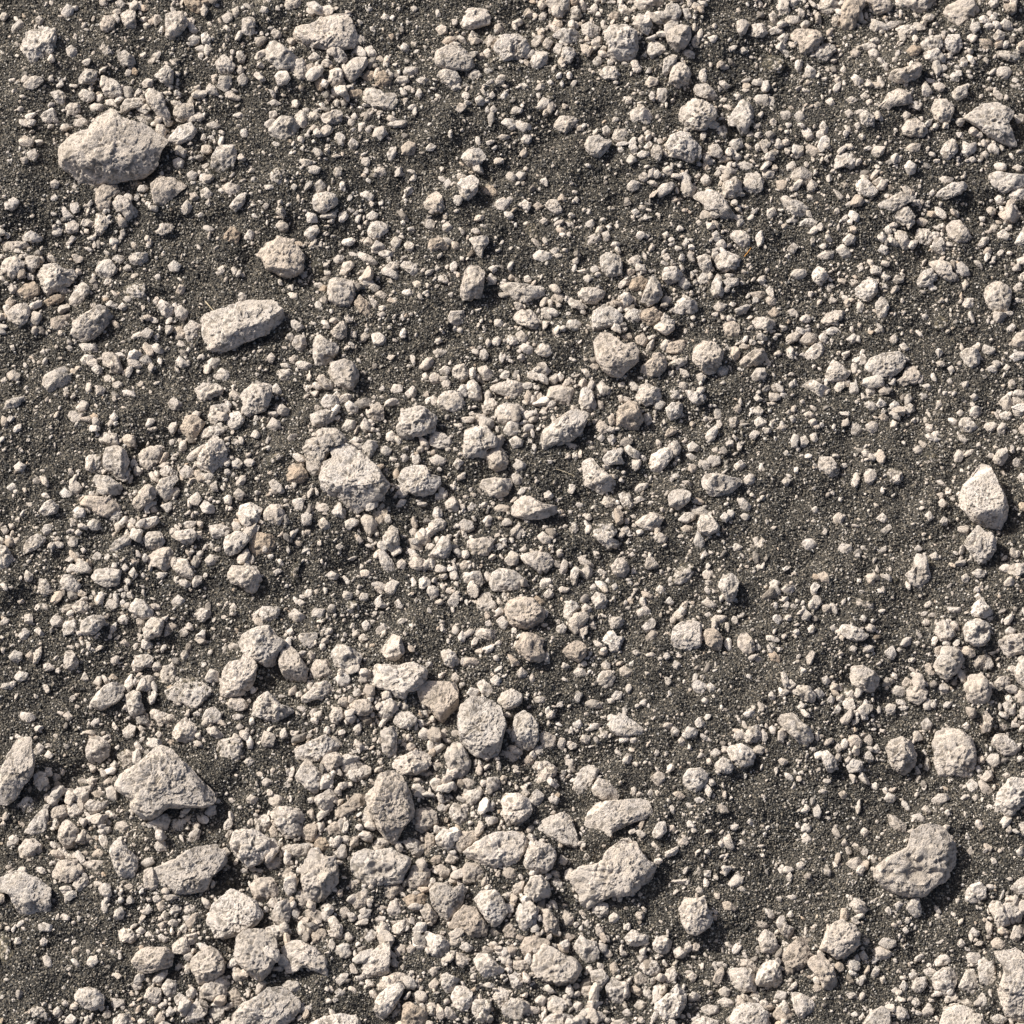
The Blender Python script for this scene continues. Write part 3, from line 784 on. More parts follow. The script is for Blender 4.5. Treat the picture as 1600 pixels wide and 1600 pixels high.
0 1209 1560 1215 1548 1229 1550 1230 1562 1218 1568
0 9 585 20 578 32 585 28 598 15 595
0 691 1585 698 1572 710 1580 715 1590 705 1595
0 1362 285 1375 276 1385 282 1388 295 1378 296
16 1219 922 1228 914 1241 914 1245 921 1232 930 1224 929
0 562 665 570 652 581 665 580 678 568 675
0 992 528 1005 519 1012 530 1008 542 995 538
16 295 778 308 768 316 780 308 791 299 788
0 470 805 478 800 488 805 486 820 472 821
16 198 562 210 558 224 572 218 578 202 572
0 539 815 548 810 560 812 560 820 550 825 545 832 540 825
16 1391 1080 1400 1071 1415 1075 1415 1088 1400 1088
0 498 812 505 808 515 818 515 830 505 830 499 822
0 1561 38 1570 29 1582 35 1582 46 1572 50
16 1046 695 1058 688 1064 698 1062 710 1050 710
0 994 955 1008 946 1018 955 1012 962 998 966
0 305 748 308 736 325 742 322 755 310 756
16 795 688 805 681 818 688 815 698 802 701
128 1215 298 1212 282 1228 280 1232 290 1222 301
0 986 770 998 756 1015 754 1012 762 998 770 990 775
16 500 1418 510 1410 522 1418 518 1430 505 1428
16 570 1465 580 1452 589 1458 585 1472 575 1478
0 1130 440 1138 434 1155 435 1154 445 1138 450
0 1380 40 1390 34 1412 32 1412 38 1395 44 1385 49
0 21 1058 30 1048 45 1052 42 1062 30 1066
16 1542 230 1550 222 1561 232 1560 246 1550 245
144 861 465 870 456 881 462 878 475 865 478
16 801 728 810 718 822 725 821 735 810 739
0 1021 840 1030 831 1044 839 1040 850 1028 850
16 1308 858 1315 849 1331 851 1331 861 1320 866
0 424 605 432 598 441 612 440 622 430 622
0 430 352 438 344 451 350 450 362 440 364
16 320 875 328 866 342 870 338 880 325 888
0 1316 375 1328 364 1340 372 1332 382 1322 384
16 162 950 170 936 182 938 185 948 172 955
0 492 792 505 786 518 790 515 802 498 800
0 538 1110 548 1110 558 1122 550 1132 540 1125
16 896 1050 902 1042 915 1048 916 1058 908 1062 898 1058
0 1130 1308 1140 1302 1148 1325 1140 1330 1132 1320
0 521 1532 532 1522 545 1520 542 1532 530 1541
0 979 290 988 281 1000 285 999 295 988 300 980 296
0 1052 1485 1062 1479 1075 1488 1068 1498 1055 1496
2 1352 665 1362 658 1372 662 1371 672 1360 680
16 1335 565 1348 552 1356 562 1350 574 1340 574
0 562 302 572 298 585 306 582 315 568 315
16 1058 442 1068 432 1078 442 1075 454 1062 452
16 808 542 818 536 832 542 832 552 825 555
0 1502 475 1508 466 1522 466 1521 482 1511 484
0 268 940 278 929 290 938 282 949 271 948
0 271 230 280 226 292 236 291 249 278 242
128 1585 1090 1592 1078 1610 1085 1605 1105 1590 1100
16 238 900 245 894 264 895 252 908 241 911
0 126 562 132 554 146 555 146 565 138 571 129 570
16 355 722 370 715 380 722 375 732 362 731
128 241 1412 252 1405 262 1408 262 1418 250 1425
16 1241 180 1250 171 1261 185 1254 195 1246 192
0 1560 648 1572 642 1582 655 1572 662 1562 658
0 118 638 128 625 140 630 135 642 122 644
144 212 965 230 966 230 978 222 988 215 978
0 839 838 848 830 860 840 860 849 848 850
0 1582 640 1590 630 1600 635 1598 652 1586 650
16 1415 230 1425 224 1440 225 1435 238 1420 239
0 134 1504 140 1495 150 1492 155 1502 145 1512 138 1510
0 769 795 780 788 795 790 798 800 775 800
272 40 665 48 658 62 661 62 670 48 675
0 50 1175 60 1160 70 1168 65 1180 55 1182
0 486 958 492 950 508 952 505 962 498 969 488 962
16 1464 282 1472 275 1490 278 1488 286 1470 290
0 1382 1018 1395 1008 1401 1022 1395 1032 1385 1025
16 176 1425 190 1416 195 1428 190 1438 180 1438
0 616 130 622 119 638 119 640 128 625 135
0 270 250 280 246 288 252 285 266 272 265
0 212 1056 232 1055 246 1060 242 1068 225 1064 214 1061
16 569 75 580 70 590 85 585 92 575 88
16 772 130 780 116 790 118 788 132 775 140
16 576 1302 585 1295 598 1302 598 1312 582 1312
0 1576 558 1588 549 1602 550 1600 560 1585 565
0 604 240 611 229 619 229 618 245 608 256
16 558 1432 575 1420 581 1422 575 1435 562 1442
128 668 1348 678 1338 692 1335 690 1348 675 1352
0 861 40 868 26 878 32 880 44 868 49
4 1352 900 1360 895 1374 898 1375 906 1360 910 1354 910
16 41 238 55 232 61 242 54 254 44 248
16 80 360 92 349 100 352 95 368 84 370
272 928 1148 940 1140 954 1142 952 1152 940 1155
0 1128 1410 1138 1408 1151 1418 1148 1425 1132 1422
0 1002 1542 1012 1542 1024 1558 1018 1565 1008 1558
272 248 1000 255 995 265 1010 268 1020 258 1020
16 1008 128 1015 119 1028 122 1028 132 1012 138
16 918 1565 928 1560 938 1568 930 1580 920 1578
16 1329 121 1335 115 1350 124 1349 132 1340 136
16 475 340 480 331 495 335 496 348 482 348
16 1330 678 1331 662 1342 662 1348 674 1340 682
0 590 396 600 390 615 394 615 402 600 405
16 1176 660 1185 651 1198 658 1195 668 1180 669
16 868 1350 875 1335 888 1342 885 1350 872 1358
128 952 1508 962 1502 968 1520 962 1530 955 1522
16 1586 1295 1592 1285 1608 1285 1612 1300 1600 1310 1590 1305
16 230 96 245 78 252 82 248 92 235 102
16 832 1172 840 1162 851 1168 850 1180 842 1184
256 519 270 525 261 535 260 536 272 525 282
0 758 62 765 54 775 56 775 68 762 75
16 1094 280 1102 271 1112 279 1111 290 1100 291
256 1116 1262 1122 1255 1135 1260 1140 1270 1125 1272
16 1499 1565 1510 1560 1525 1570 1522 1578 1505 1572
16 1439 1130 1448 1121 1458 1132 1450 1145 1442 1140
0 1314 1420 1322 1419 1328 1432 1320 1442 1312 1438
0 60 1445 68 1441 82 1446 80 1455 62 1456
0 765 1062 775 1054 785 1062 780 1075 770 1071
0 1558 365 1568 358 1579 368 1572 378 1560 372
0 1580 618 1588 608 1600 610 1600 622 1590 625
0 262 415 272 406 284 415 278 425 266 424
0 1409 640 1420 629 1430 635 1428 645 1415 648
0 728 1085 735 1074 750 1078 748 1088 732 1090
272 878 348 890 341 900 352 898 362 888 358
16 294 61 302 54 312 58 310 71 299 72
0 582 942 592 931 606 948 600 950 586 949
0 1551 58 1559 46 1570 51 1569 62 1558 66
0 364 772 372 762 382 770 378 782 368 782
256 350 1385 358 1370 366 1372 365 1385 352 1395
0 775 970 785 962 795 972 788 988 782 980
16 800 745 810 740 819 750 812 760 800 755
0 990 1572 998 1562 1012 1568 1010 1578 998 1579
0 1258 295 1268 280 1278 288 1272 300 1262 300
16 1395 1415 1405 1408 1415 1412 1410 1425 1398 1425
0 756 1282 762 1274 778 1278 778 1285 765 1290 758 1288
16 1301 610 1308 598 1320 594 1319 605 1308 618
0 670 590 678 581 689 588 688 599 675 600
16 1075 1558 1082 1549 1095 1555 1092 1565 1078 1566
128 1445 1040 1452 1035 1460 1050 1462 1060 1452 1058 1446 1050
0 1514 48 1518 35 1530 34 1531 45 1522 54
16 216 560 230 554 240 568 232 572 220 566
0 632 615 645 602 652 612 648 622 638 622
0 564 810 572 802 581 810 575 820 570 830 566 820
0 805 522 815 516 826 528 820 536 810 532
0 868 988 870 979 880 974 886 980 882 990 872 994
0 709 655 725 652 744 650 738 661 720 661
0 1189 270 1198 264 1210 268 1208 279 1195 280
0 874 888 880 874 888 878 885 898 875 898
0 951 1432 960 1425 971 1435 962 1445 952 1441
0 1585 380 1595 362 1608 362 1610 375 1590 388
16 92 325 100 322 116 340 100 342
128 695 1345 702 1332 712 1335 712 1348 702 1352
16 1534 548 1538 538 1555 545 1552 555 1538 552
16 1490 712 1498 702 1508 708 1502 722 1492 722
16 209 1162 215 1158 228 1175 222 1184 215 1178
0 860 1378 870 1370 880 1380 878 1390 865 1386
192 1200 1022 1210 1018 1222 1030 1218 1036 1205 1032
16 346 25 358 18 366 25 360 36 350 35
16 1201 22 1208 16 1212 22 1219 38 1211 41 1204 32
16 355 1010 362 1004 375 1008 375 1018 360 1020
16 660 348 672 340 680 348 678 360 665 355
0 618 770 628 760 638 770 630 780 620 778
128 530 1422 538 1415 548 1425 540 1438 531 1432
0 1535 668 1542 660 1558 664 1552 675 1540 675
128 1375 1065 1385 1058 1398 1062 1392 1072 1378 1072
16 370 122 380 114 388 122 385 134 375 135
16 285 819 292 814 309 815 308 824 290 828
0 575 460 588 470 594 480 591 492 585 485 578 470
0 420 1298 426 1288 435 1300 435 1312 425 1310
0 801 278 810 268 822 270 820 280 808 285
0 1235 688 1240 678 1248 680 1246 700 1238 702
0 835 1562 845 1554 854 1560 850 1572 840 1572
16 232 540 245 536 258 548 252 554 238 548
16 28 992 38 981 48 988 42 998 35 1002
0 610 378 618 369 628 375 622 390 614 388
144 668 1195 682 1190 698 1195 692 1200 672 1202
0 1348 1182 1358 1172 1366 1185 1360 1198
16 421 50 428 44 440 50 439 60 428 62
0 454 501 461 500 476 510 466 519 456 511
16 610 610 615 600 629 602 629 612 618 618
16 888 25 895 16 910 22 908 32 892 30
0 1064 85 1072 76 1086 82 1085 94 1075 91
0 969 472 975 460 982 465 982 480 972 484
0 658 835 665 830 675 845 670 852 660 848
0 221 1012 222 999 238 1002 238 1012 230 1018
0 1175 1170 1185 1164 1198 1170 1190 1180 1178 1178
0 1346 70 1360 66 1372 70 1368 78 1350 79
0 291 1550 299 1541 308 1548 302 1562 292 1560
132 1080 62 1088 54 1096 60 1090 75 1080 72
0 384 1248 392 1241 405 1248 400 1258 388 1256
16 592 702 602 696 612 702 610 712 598 712
0 800 525 810 528 812 535 802 540 792 538 792 528
0 1005 648 1015 644 1020 660 1012 668 1008 662
128 1062 825 1072 820 1088 825 1082 832 1068 834
16 1345 1012 1352 1006 1365 1010 1365 1020 1352 1022
16 260 1442 270 1436 281 1440 278 1450 265 1452
0 1381 1248 1388 1238 1402 1245 1395 1255 1385 1254
0 900 8 908 -2 916 5 915 20 908 19
16 669 1538 680 1528 688 1535 682 1548 672 1545
16 1219 175 1232 172 1240 182 1230 190 1222 185
0 680 45 688 38 698 42 699 52 688 56
0 1021 1542 1030 1538 1040 1545 1038 1555 1025 1554
0 1356 80 1365 75 1374 82 1372 90 1362 96
128 270 525 278 518 289 519 289 530 275 534
0 1518 895 1528 888 1539 892 1538 902 1528 904
128 1269 1545 1275 1535 1285 1542 1282 1555 1272 1555
16 99 1402 105 1391 118 1392 120 1400 108 1408
0 240 1595 250 1580 258 1590 255 1600 242 1602
0 314 54 322 50 330 60 326 69 316 69
0 220 520 230 511 240 518 235 528 224 529
16 92 770 100 762 115 772 110 779 96 778
16 175 405 182 398 195 400 195 410 185 414
144 92 955 102 945 115 944 112 955 98 960
0 715 1480 728 1472 740 1480 735 1490
0 980 408 990 400 1000 405 998 415 988 418
128 142 1335 152 1326 164 1330 160 1340 148 1342
0 381 370 390 358 399 365 395 378 382 375
0 1065 15 1075 12 1082 28 1078 36 1070 28
0 1036 680 1045 669 1060 672 1052 682 1040 684
16 69 400 80 398 91 405 88 412 75 411
144 772 40 785 34 791 45 782 52 775 50
0 300 910 305 899 315 900 315 912 302 919
16 570 338 582 329 591 335 588 344 575 345
0 730 118 742 108 750 112 748 122 735 125
16 1114 480 1122 471 1134 475 1131 488 1120 486
0 894 1572 902 1564 912 1570 905 1582 896 1581
0 1122 1548 1132 1541 1142 1548 1138 1558 1125 1556
0 1266 918 1272 910 1282 915 1275 925 1280 932 1268 930
16 1478 948 1488 948 1508 950 1502 956 1495 960 1482 954
0 1021 632 1032 622 1041 630 1032 640 1024 641
0 21 728 30 721 41 728 35 739 25 736
0 66 830 69 820 80 819 81 832 72 839
0 184 968 192 958 202 965 198 976 186 974
0 152 1298 160 1288 172 1295 165 1305 156 1305
0 1085 1128 1092 1120 1102 1128 1098 1140 1088 1136
16 100 1595 110 1584 120 1592 118 1602 102 1602
16 922 66 935 56 944 62 936 74 925 71
0 110 318 122 316 125 330 115 335 110 328
16 710 170 718 160 730 165 725 172 715 180
0 676 549 685 545 699 548 696 555 682 560
256 1165 215 1175 210 1182 220 1175 230 1168 226
0 1145 728 1158 718 1166 728 1155 738
128 984 1548 990 1538 1005 1548 1000 1558
16 1361 1522 1368 1509 1375 1515 1372 1528 1364 1535
16 312 272 322 270 330 280 320 289 312 282
128 275 1578 282 1566 290 1575 282 1590 275 1586
0 1074 695 1082 690 1094 698 1090 705 1076 705
128 872 1465 888 1458 900 1462 890 1472
128 1282 948 1292 944 1302 948 1300 958 1290 960
0 1249 1295 1258 1286 1269 1291 1265 1301 1254 1302
0 689 66 698 58 712 56 715 62 695 70
0 544 224 550 215 560 222 558 232 548 235
16 552 1138 562 1128 566 1135 561 1150 552 1150
16 1130 268 1138 261 1151 265 1150 274 1135 275
0 1440 28 1450 20 1461 24 1458 32 1446 36
16 1568 910 1578 900 1588 908 1582 916 1570 916
0 1280 198 1286 188 1295 200 1292 211 1284 208
0 1442 1518 1452 1511 1464 1518 1455 1528 1445 1525
0 369 82 375 78 384 88 382 98 372 98
0 288 1510 298 1498 296 1525 288 1528
16 686 578 695 571 705 575 700 588 689 586
16 636 832 645 825 658 830 652 841 640 838
16 535 1462 544 1456 552 1465 548 1475 538 1472
16 546 1320 550 1308 560 1306 560 1320 552 1328
0 1008 550 1012 538 1022 528 1022 542 1012 555
0 1458 132 1468 128 1478 134 1472 144 1462 142
0 1442 1100 1452 1090 1460 1102 1452 1110 1444 1108
0 1294 1075 1300 1066 1312 1070 1310 1080 1298 1082
0 454 1422 460 1416 469 1425 465 1438 456 1435
16 814 218 820 210 831 212 830 224 818 226
256 1372 605 1385 600 1392 608 1385 615 1372 614
16 1445 680 1452 676 1472 688 1468 692 1452 688
128 1409 1068 1415 1058 1428 1065 1425 1072 1412 1075
0 1259 1028 1268 1015 1274 1020 1268 1038 1262 1040
0 1422 1275 1435 1271 1446 1278 1445 1288 1430 1281
128 68 1242 72 1236 82 1242 78 1258 70 1255
16 498 100 508 92 520 96 518 105 505 106
0 545 690 555 682 568 688 562 698 550 695
16 700 1478 705 1465 720 1470 712 1482
0 795 175 805 166 820 171 815 179 800 179
0 814 318 820 311 831 320 825 332 816 325
0 1558 670 1565 660 1572 662 1570 678 1560 680
0 856 1248 865 1241 875 1248 870 1258 860 1258
0 1359 422 1366 414 1378 419 1376 429 1362 429
16 1271 1080 1280 1074 1289 1085 1282 1094 1272 1088
0 972 1188 980 1176 988 1180 986 1192 978 1198
0 148 610 155 601 166 608 162 615 152 620
0 509 898 518 892 530 898 525 906 512 906
0 249 790 268 784 269 795 262 802
0 38 902 40 890 52 898 50 908 39 910
128 140 1240 155 1234 165 1241 162 1248 150 1246
0 292 272 300 266 309 272 305 285 295 282
144 76 1222 88 1219 98 1226 92 1232 80 1232
16 1526 385 1535 371 1546 370 1544 381 1532 388
0 322 195 332 189 345 195 342 202 328 201
0 678 888 685 881 700 888 698 895 682 894
0 1040 39 1048 30 1060 32 1059 41 1046 45
0 906 1155 910 1148 922 1150 922 1160 912 1165
16 870 1165 875 1152 884 1155 882 1168 874 1175
16 1209 222 1215 215 1226 225 1221 235 1212 231
16 1251 960 1259 952 1268 960 1265 970 1254 970
0 1270 1265 1278 1256 1284 1268 1280 1281 1272 1275
16 649 125 660 120 672 124 671 131 658 132
0 760 438 766 426 776 435 775 444 764 445
0 369 468 375 456 385 461 384 472 372 474
128 465 1565 475 1568 475 1582 462 1585
0 864 78 870 68 880 68 878 75 875 88 866 82
0 1035 265 1045 258 1052 265 1048 276 1038 272
256 990 348 1008 336 1032 336 1025 340 1008 342 998 350
128 969 525 985 520 990 532 975 535
0 908 950 915 942 925 950 920 960 911 960
16 1248 685 1258 680 1264 690 1258 700 1251 698
128 718 882 728 874 735 882 728 892 720 891
16 1498 95 1506 88 1512 96 1510 108 1501 106
16 1229 390 1240 378 1248 386 1238 399
128 478 102 488 98 494 105 488 118 480 112
0 562 892 572 890 581 895 578 905 565 902
0 848 68 854 59 865 65 858 78 850 75
256 1050 1035 1058 1028 1065 1040 1060 1050 1052 1045
256 1212 540 1228 535 1238 538 1232 545 1218 548
0 278 908 288 904 299 912 295 920 280 914
0 750 548 758 545 764 555 758 566 750 560
0 105 848 112 838 122 842 120 854 110 854
0 12 1310 20 1304 30 1310 28 1320 18 1320
0 566 378 575 370 584 375 580 386 570 386
0 1175 640 1185 634 1194 642 1188 650 1178 649
0 702 895 712 890 718 905 710 910 704 905
128 950 25 960 16 969 22 966 34 955 30
16 808 1050 815 1042 825 1052 820 1061 810 1058
0 1339 482 1340 470 1350 475 1351 488 1344 492
0 631 382 638 376 648 382 645 394 635 392
16 520 405 528 398 538 400 536 410 525 414
0 995 242 1002 235 1015 238 1014 246 1000 249
16 8 472 15 464 25 470 20 480 11 481
0 358 615 365 609 375 618 368 628 360 624
0 998 275 1006 268 1015 275 1009 285 999 282
16 1112 365 1120 360 1128 372 1122 382 1116 378
16 168 1032 182 1024 189 1028 180 1040 170 1038
16 940 364 950 360 954 372 950 381 944 379
0 818 20 825 12 836 18 830 29 820 26
144 72 1212 85 1208 95 1211 95 1218 85 1221
0 272 1560 280 1551 290 1558 285 1568 275 1568
0 1120 128 1132 125 1142 136 1135 142
144 984 460 998 468 1000 478 992 481 985 470
0 1200 48 1212 41 1222 45 1220 52 1205 54
0 1352 610 1360 601 1370 608 1365 618 1355 618
16 92 1340 108 1334 122 1340 120 1345 100 1342
0 1279 525 1288 519 1296 530 1290 538 1281 532
0 926 95 935 86 942 95 936 105 928 102
0 1431 345 1440 339 1451 346 1444 354 1434 352
0 1394 439 1400 430 1412 432 1412 441 1400 444
0 221 130 230 122 240 125 238 135 225 137
16 810 132 819 129 828 138 820 146 812 142
128 950 652 958 645 962 660 958 670 951 662
0 1371 392 1378 382 1390 388 1385 400
16 1200 489 1210 479 1219 488 1216 494 1205 495
16 1580 722 1588 715 1599 721 1595 730 1582 729
0 1350 1155 1358 1146 1365 1158 1359 1169 1352 1162
0 1540 1450 1542 1438 1551 1445 1550 1460 1544 1461
16 1514 1458 1520 1449 1532 1458 1525 1465 1515 1464
0 481 90 491 81 500 88 496 96 485 96
16 1388 645 1395 640 1408 650 1406 658 1395 654
16 380 720 390 715 400 722 392 730 382 728
16 206 1540 212 1531 224 1538 218 1548 209 1548
4 644 441 651 438 664 444 661 451 650 451
0 565 975 572 968 580 978 575 988 568 985
128 582 1418 595 1415 608 1418 602 1425 588 1425
0 849 928 858 919 866 928 861 936 851 934
16 1161 1115 1170 1109 1182 1112 1180 1120 1165 1121
16 1328 82 1335 75 1345 82 1342 92 1331 89
0 955 1088 962 1080 972 1080 971 1092 960 1094
256 1495 682 1505 679 1514 688 1510 695 1498 690
0 1554 310 1560 304 1569 310 1566 322 1558 320
0 1544 5 1550 -2 1562 0 1560 10 1550 14
192 496 454 505 445 512 448 512 458 500 461
0 742 155 750 148 759 158 755 165 745 164
16 462 421 470 420 482 432 480 438 470 435
128 530 778 540 775 545 782 540 795 532 788
144 478 1270 488 1262 492 1278 485 1285
0 1168 682 1178 672 1188 675 1182 685 1170 688
0 1032 470 1040 462 1050 465 1048 475 1035 478
16 995 1498 1002 1488 1012 1495 1005 1505 998 1504
0 230 1582 238 1572 246 1578 240 1590 232 1590
0 838 618 845 612 852 628 848 634 840 628
272 1389 905 1398 900 1408 905 1400 915 1390 912
16 1232 2 1245 -5 1252 2 1245 12 1235 10
16 848 772 858 766 866 775 860 782 850 779
16 1214 60 1225 51 1232 60 1225 70
0 80 1582 90 1572 98 1582 90 1592
128 560 528 570 519 578 525 570 535 561 535
0 708 725 715 715 725 722 715 735
16 751 1540 762 1535 776 1538 772 1545 758 1545
0 918 1138 928 1130 942 1131 932 1140 920 1142
16 1110 1175 1118 1169 1128 1175 1120 1185 1111 1182
128 482 202 490 194 501 200 500 208 488 208
16 142 871 152 862 162 868 158 876 148 876
0 755 900 760 892 769 898 766 910 758 910
0 941 200 948 196 954 202 952 215 942 212
0 631 1168 640 1160 650 1165 645 1174 634 1174
0 691 352 699 346 708 355 701 364 692 360
16 690 598 698 591 705 598 700 610 692 606
0 890 825 900 816 904 828 898 836 890 832
16 1024 922 1030 914 1040 919 1039 928 1030 930
0 938 1040 945 1032 955 1038 952 1048 942 1046
0 930 1450 938 1446 945 1458 938 1465 931 1460
0 1152 1562 1160 1552 1172 1558 1168 1568
272 1431 985 1440 984 1442 998 1438 1006 1432 998
16 904 1585 912 1575 922 1582 915 1592
0 1069 1478 1075 1469 1082 1478 1078 1489 1071 1488
0 1570 985 1578 979 1588 985 1582 994 1572 992
16 278 988 288 980 296 988 289 995 280 994
16 110 1488 118 1479 129 1482 125 1491 114 1492
0 755 80 762 75 770 82 765 94 756 88
16 451 560 460 554 468 562 460 571 454 569
256 460 1105 470 1099 481 1108 475 1115
0 302 180 312 178 321 185 312 191 304 189
256 355 688 368 685 382 692 370 698
0 644 712 654 710 658 720 650 728 644 722
0 620 880 628 872 635 880 632 890 622 888
16 770 500 780 498 789 504 782 511 772 509
0 1144 855 1150 848 1161 854 1156 862 1146 861
256 124 1060 132 1050 142 1060 135 1068
0 692 288 700 278 706 285 702 296 694 295
128 635 1482 642 1475 650 1482 645 1494 638 1490
16 585 1438 590 1431 602 1432 602 1441 590 1444
256 850 150 860 144 868 150 860 162
128 816 1190 825 1180 835 1190 828 1198
0 1322 530 1335 520 1340 530 1332 539
0 1542 575 1552 569 1560 578 1555 584 1545 582
0 1050 1240 1060 1235 1071 1244 1065 1251
0 78 285 86 280 93 285 91 294 81 295
0 246 1462 252 1459 264 1468 258 1475 250 1472
0 584 459 595 454 606 461 600 468 588 462
192 832 938 838 930 852 940 848 948
16 1325 438 1335 435 1345 438 1338 448 1330 448
0 1202 910 1210 905 1220 910 1212 920 1205 919
16 1139 655 1150 651 1156 659 1148 666 1140 662
0 832 1092 840 1088 854 1089 851 1098 838 1098
16 1426 702 1434 696 1445 702 1440 710 1431 710
16 170 1198 178 1188 186 1195 180 1205 172 1202
0 200 896 208 886 216 898 210 906
0 618 792 625 780 636 781 630 792 620 795
0 624 1100 632 1098 642 1105 635 1110 625 1110
0 1370 370 1378 361 1386 372 1379 381
16 1286 1360 1292 1350 1299 1362 1298 1372 1289 1368
0 624 75 630 66 640 72 638 80 629 82
0 1088 586 1095 582 1104 588 1098 599 1089 594
0 560 995 568 990 578 998 570 1005 562 1004
144 635 1222 625 1215 640 1210 648 1222
0 1048 1142 1052 1134 1062 1142 1060 1150 1050 1150
16 1251 1308 1259 1300 1269 1312 1262 1318 1254 1312
0 362 15 372 8 374 25 368 31
0 682 1260 691 1256 701 1262 695 1270 685 1268
0 898 1090 902 1079 911 1085 905 1098 898 1096
16 162 1270 170 1266 184 1275 180 1281 170 1278
16 415 162 428 155 440 161 430 168
0 1104 1072 1110 1066 1119 1075 1112 1084 1106 1082
0 165 475 172 469 184 475 180 482 170 481
0 408 1220 416 1215 426 1221 420 1229 411 1228
16 895 1130 905 1124 912 1132 905 1139 896 1136
128 258 1162 265 1155 278 1160 270 1170
16 258 1582 265 1572 275 1580 268 1590
16 902 970 910 962 918 970 912 980 905 978
384 1308 288 1320 282 1332 288 1320 295
16 1405 1542 1412 1532 1420 1540 1415 1550 1408 1549
0 1422 1565 1432 1558 1440 1568 1430 1575
0 1484 118 1491 112 1500 120 1498 128 1488 126
0 304 75 315 70 326 79 315 84
16 360 1119 372 1115 382 1119 375 1126 362 1124
16 950 682 958 678 962 690 955 696 949 690
16 282 1022 289 1015 296 1025 290 1034 284 1031
128 832 322 840 315 850 322 840 332
16 1125 808 1132 800 1142 808 1135 818
272 1081 1368 1092 1350 1099 1360 1092 1368
128 940 1488 950 1482 958 1492 950 1500
0 1468 815 1475 806 1482 812 1478 826
16 1588 1330 1598 1320 1600 1335 1592 1342
0 420 1598 432 1591 448 1598 445 1605 422 1605
0 769 532 778 525 784 532 778 542 770 539
0 715 995 722 985 729 992 725 1004 718 1001
0 1172 1555 1180 1546 1189 1555 1181 1565
0 1074 1525 1082 1519 1090 1525 1082 1538
16 1369 810 1379 801 1388 810 1382 818
0 1226 1070 1235 1061 1245 1070 1235 1078
16 1215 1358 1222 1350 1231 1360 1222 1369
0 1265 680 1275 675 1279 688 1271 695
16 1310 1240 1318 1234 1326 1244 1322 1251 1315 1248
16 1409 182 1415 172 1424 178 1420 186 1412 190
128 595 735 602 728 610 742 602 748
0 1342 1490 1350 1485 1358 1498 1348 1504
16 9 762 19 754 26 759 22 770
16 475 928 480 920 489 922 486 935 476 934
0 229 1085 240 1079 248 1085 242 1091 232 1091
16 728 795 738 784 745 790 740 800
0 968 828 978 821 985 828 979 836 970 832
272 1200 1005 1210 1000 1216 1010 1208 1018
16 1215 1188 1222 1184 1232 1190 1228 1198 1218 1195
0 416 558 424 550 430 558 425 569 419 565
0 1420 1522 1428 1518 1436 1522 1432 1531 1422 1530
16 120 1219 128 1214 138 1219 135 1226 125 1226
16 665 231 672 222 682 229 676 236 668 236
16 1230 486 1239 482 1248 488 1244 495 1232 494
0 1571 515 1582 505 1588 510 1582 520 1572 520
0 1465 105 1474 100 1482 105 1475 114 1466 111
0 551 1082 560 1075 566 1082 562 1090 554 1090
0 1034 1600 1048 1590 1060 1598 1055 1605
16 52 985 60 979 70 992 66 996 58 991
0 561 935 565 926 575 928 575 938 565 940
16 870 311 878 302 886 310 880 318 871 316
0 868 588 875 581 882 588 878 596 869 595
0 1390 528 1398 522 1404 530 1400 539 1392 538
0 296 302 305 300 311 308 306 315 299 312
16 1190 222 1198 216 1205 225 1200 232 1192 230
0 1505 1210 1512 1204 1524 1208 1515 1219
16 279 1452 288 1442 295 1452 288 1460
0 575 450 585 442 594 449 588 458
0 616 942 622 935 631 948 628 952 620 950
0 522 1550 530 1544 540 1550 532 1560
16 668 1518 675 1511 685 1518 678 1528
0 425 1485 435 1479 442 1488 435 1495
128 921 572 930 565 938 575 930 582
0 1445 805 1452 798 1461 808 1452 815
16 841 25 848 19 855 21 852 32 842 32
0 1284 1060 1292 1055 1298 1065 1288 1074
0 180 4 186 -2 196 5 192 14 184 10
0 175 600 185 595 195 601 185 608 178 605
128 934 625 942 628 945 640 935 642
16 1070 710 1080 708 1092 718 1080 720
16 1545 360 1552 348 1560 354 1552 366
16 1256 646 1265 642 1275 650 1270 655 1259 652
16 1375 830 1390 818 1394 825 1385 834
0 1221 752 1230 744 1236 750 1229 762
256 1202 605 1210 598 1219 608 1212 615
0 1452 868 1462 862 1470 875 1458 876
0 1502 901 1510 896 1516 902 1512 911 1504 910
0 1244 1350 1251 1345 1259 1350 1252 1360 1245 1358
0 376 202 385 201 389 210 382 218 376 211
0 1390 632 1398 626 1406 632 1400 640 1391 639
16 780 152 788 140 795 148 790 158
0 915 348 925 342 930 350 925 358 916 354
256 1065 752 1078 750 1082 760 1070 762
128 805 1465 810 1458 820 1462 815 1475
272 992 1308 1000 1305 1010 1310 1005 1318 995 1315
0 1321 156 1330 150 1341 156 1332 164
264 1370 450 1375 445 1382 440 1388 450 1380 455
16 1144 242 1150 238 1160 245 1155 251 1146 250
16 1588 405 1600 400 1608 408 1600 415 1590 414
16 238 1402 245 1398 255 1402 248 1410 239 1409
0 1292 470 1300 464 1309 469 1305 476 1295 476
4 1405 539 1412 535 1421 544 1418 550 1410 548
16 996 218 1002 210 1010 216 1005 226 998 224
16 1289 158 1300 151 1305 162 1299 168
16 0 972 8 964 15 968 10 978 2 979
16 1270 165 1278 158 1285 165 1280 172 1272 171
256 1435 618 1445 610 1450 620 1442 628
0 1261 982 1270 976 1276 982 1270 991 1262 989
16 1588 748 1595 739 1608 742 1605 752 1592 754
0 39 1025 48 1016 55 1032 48 1032
16 478 1025 485 1016 494 1025 488 1032
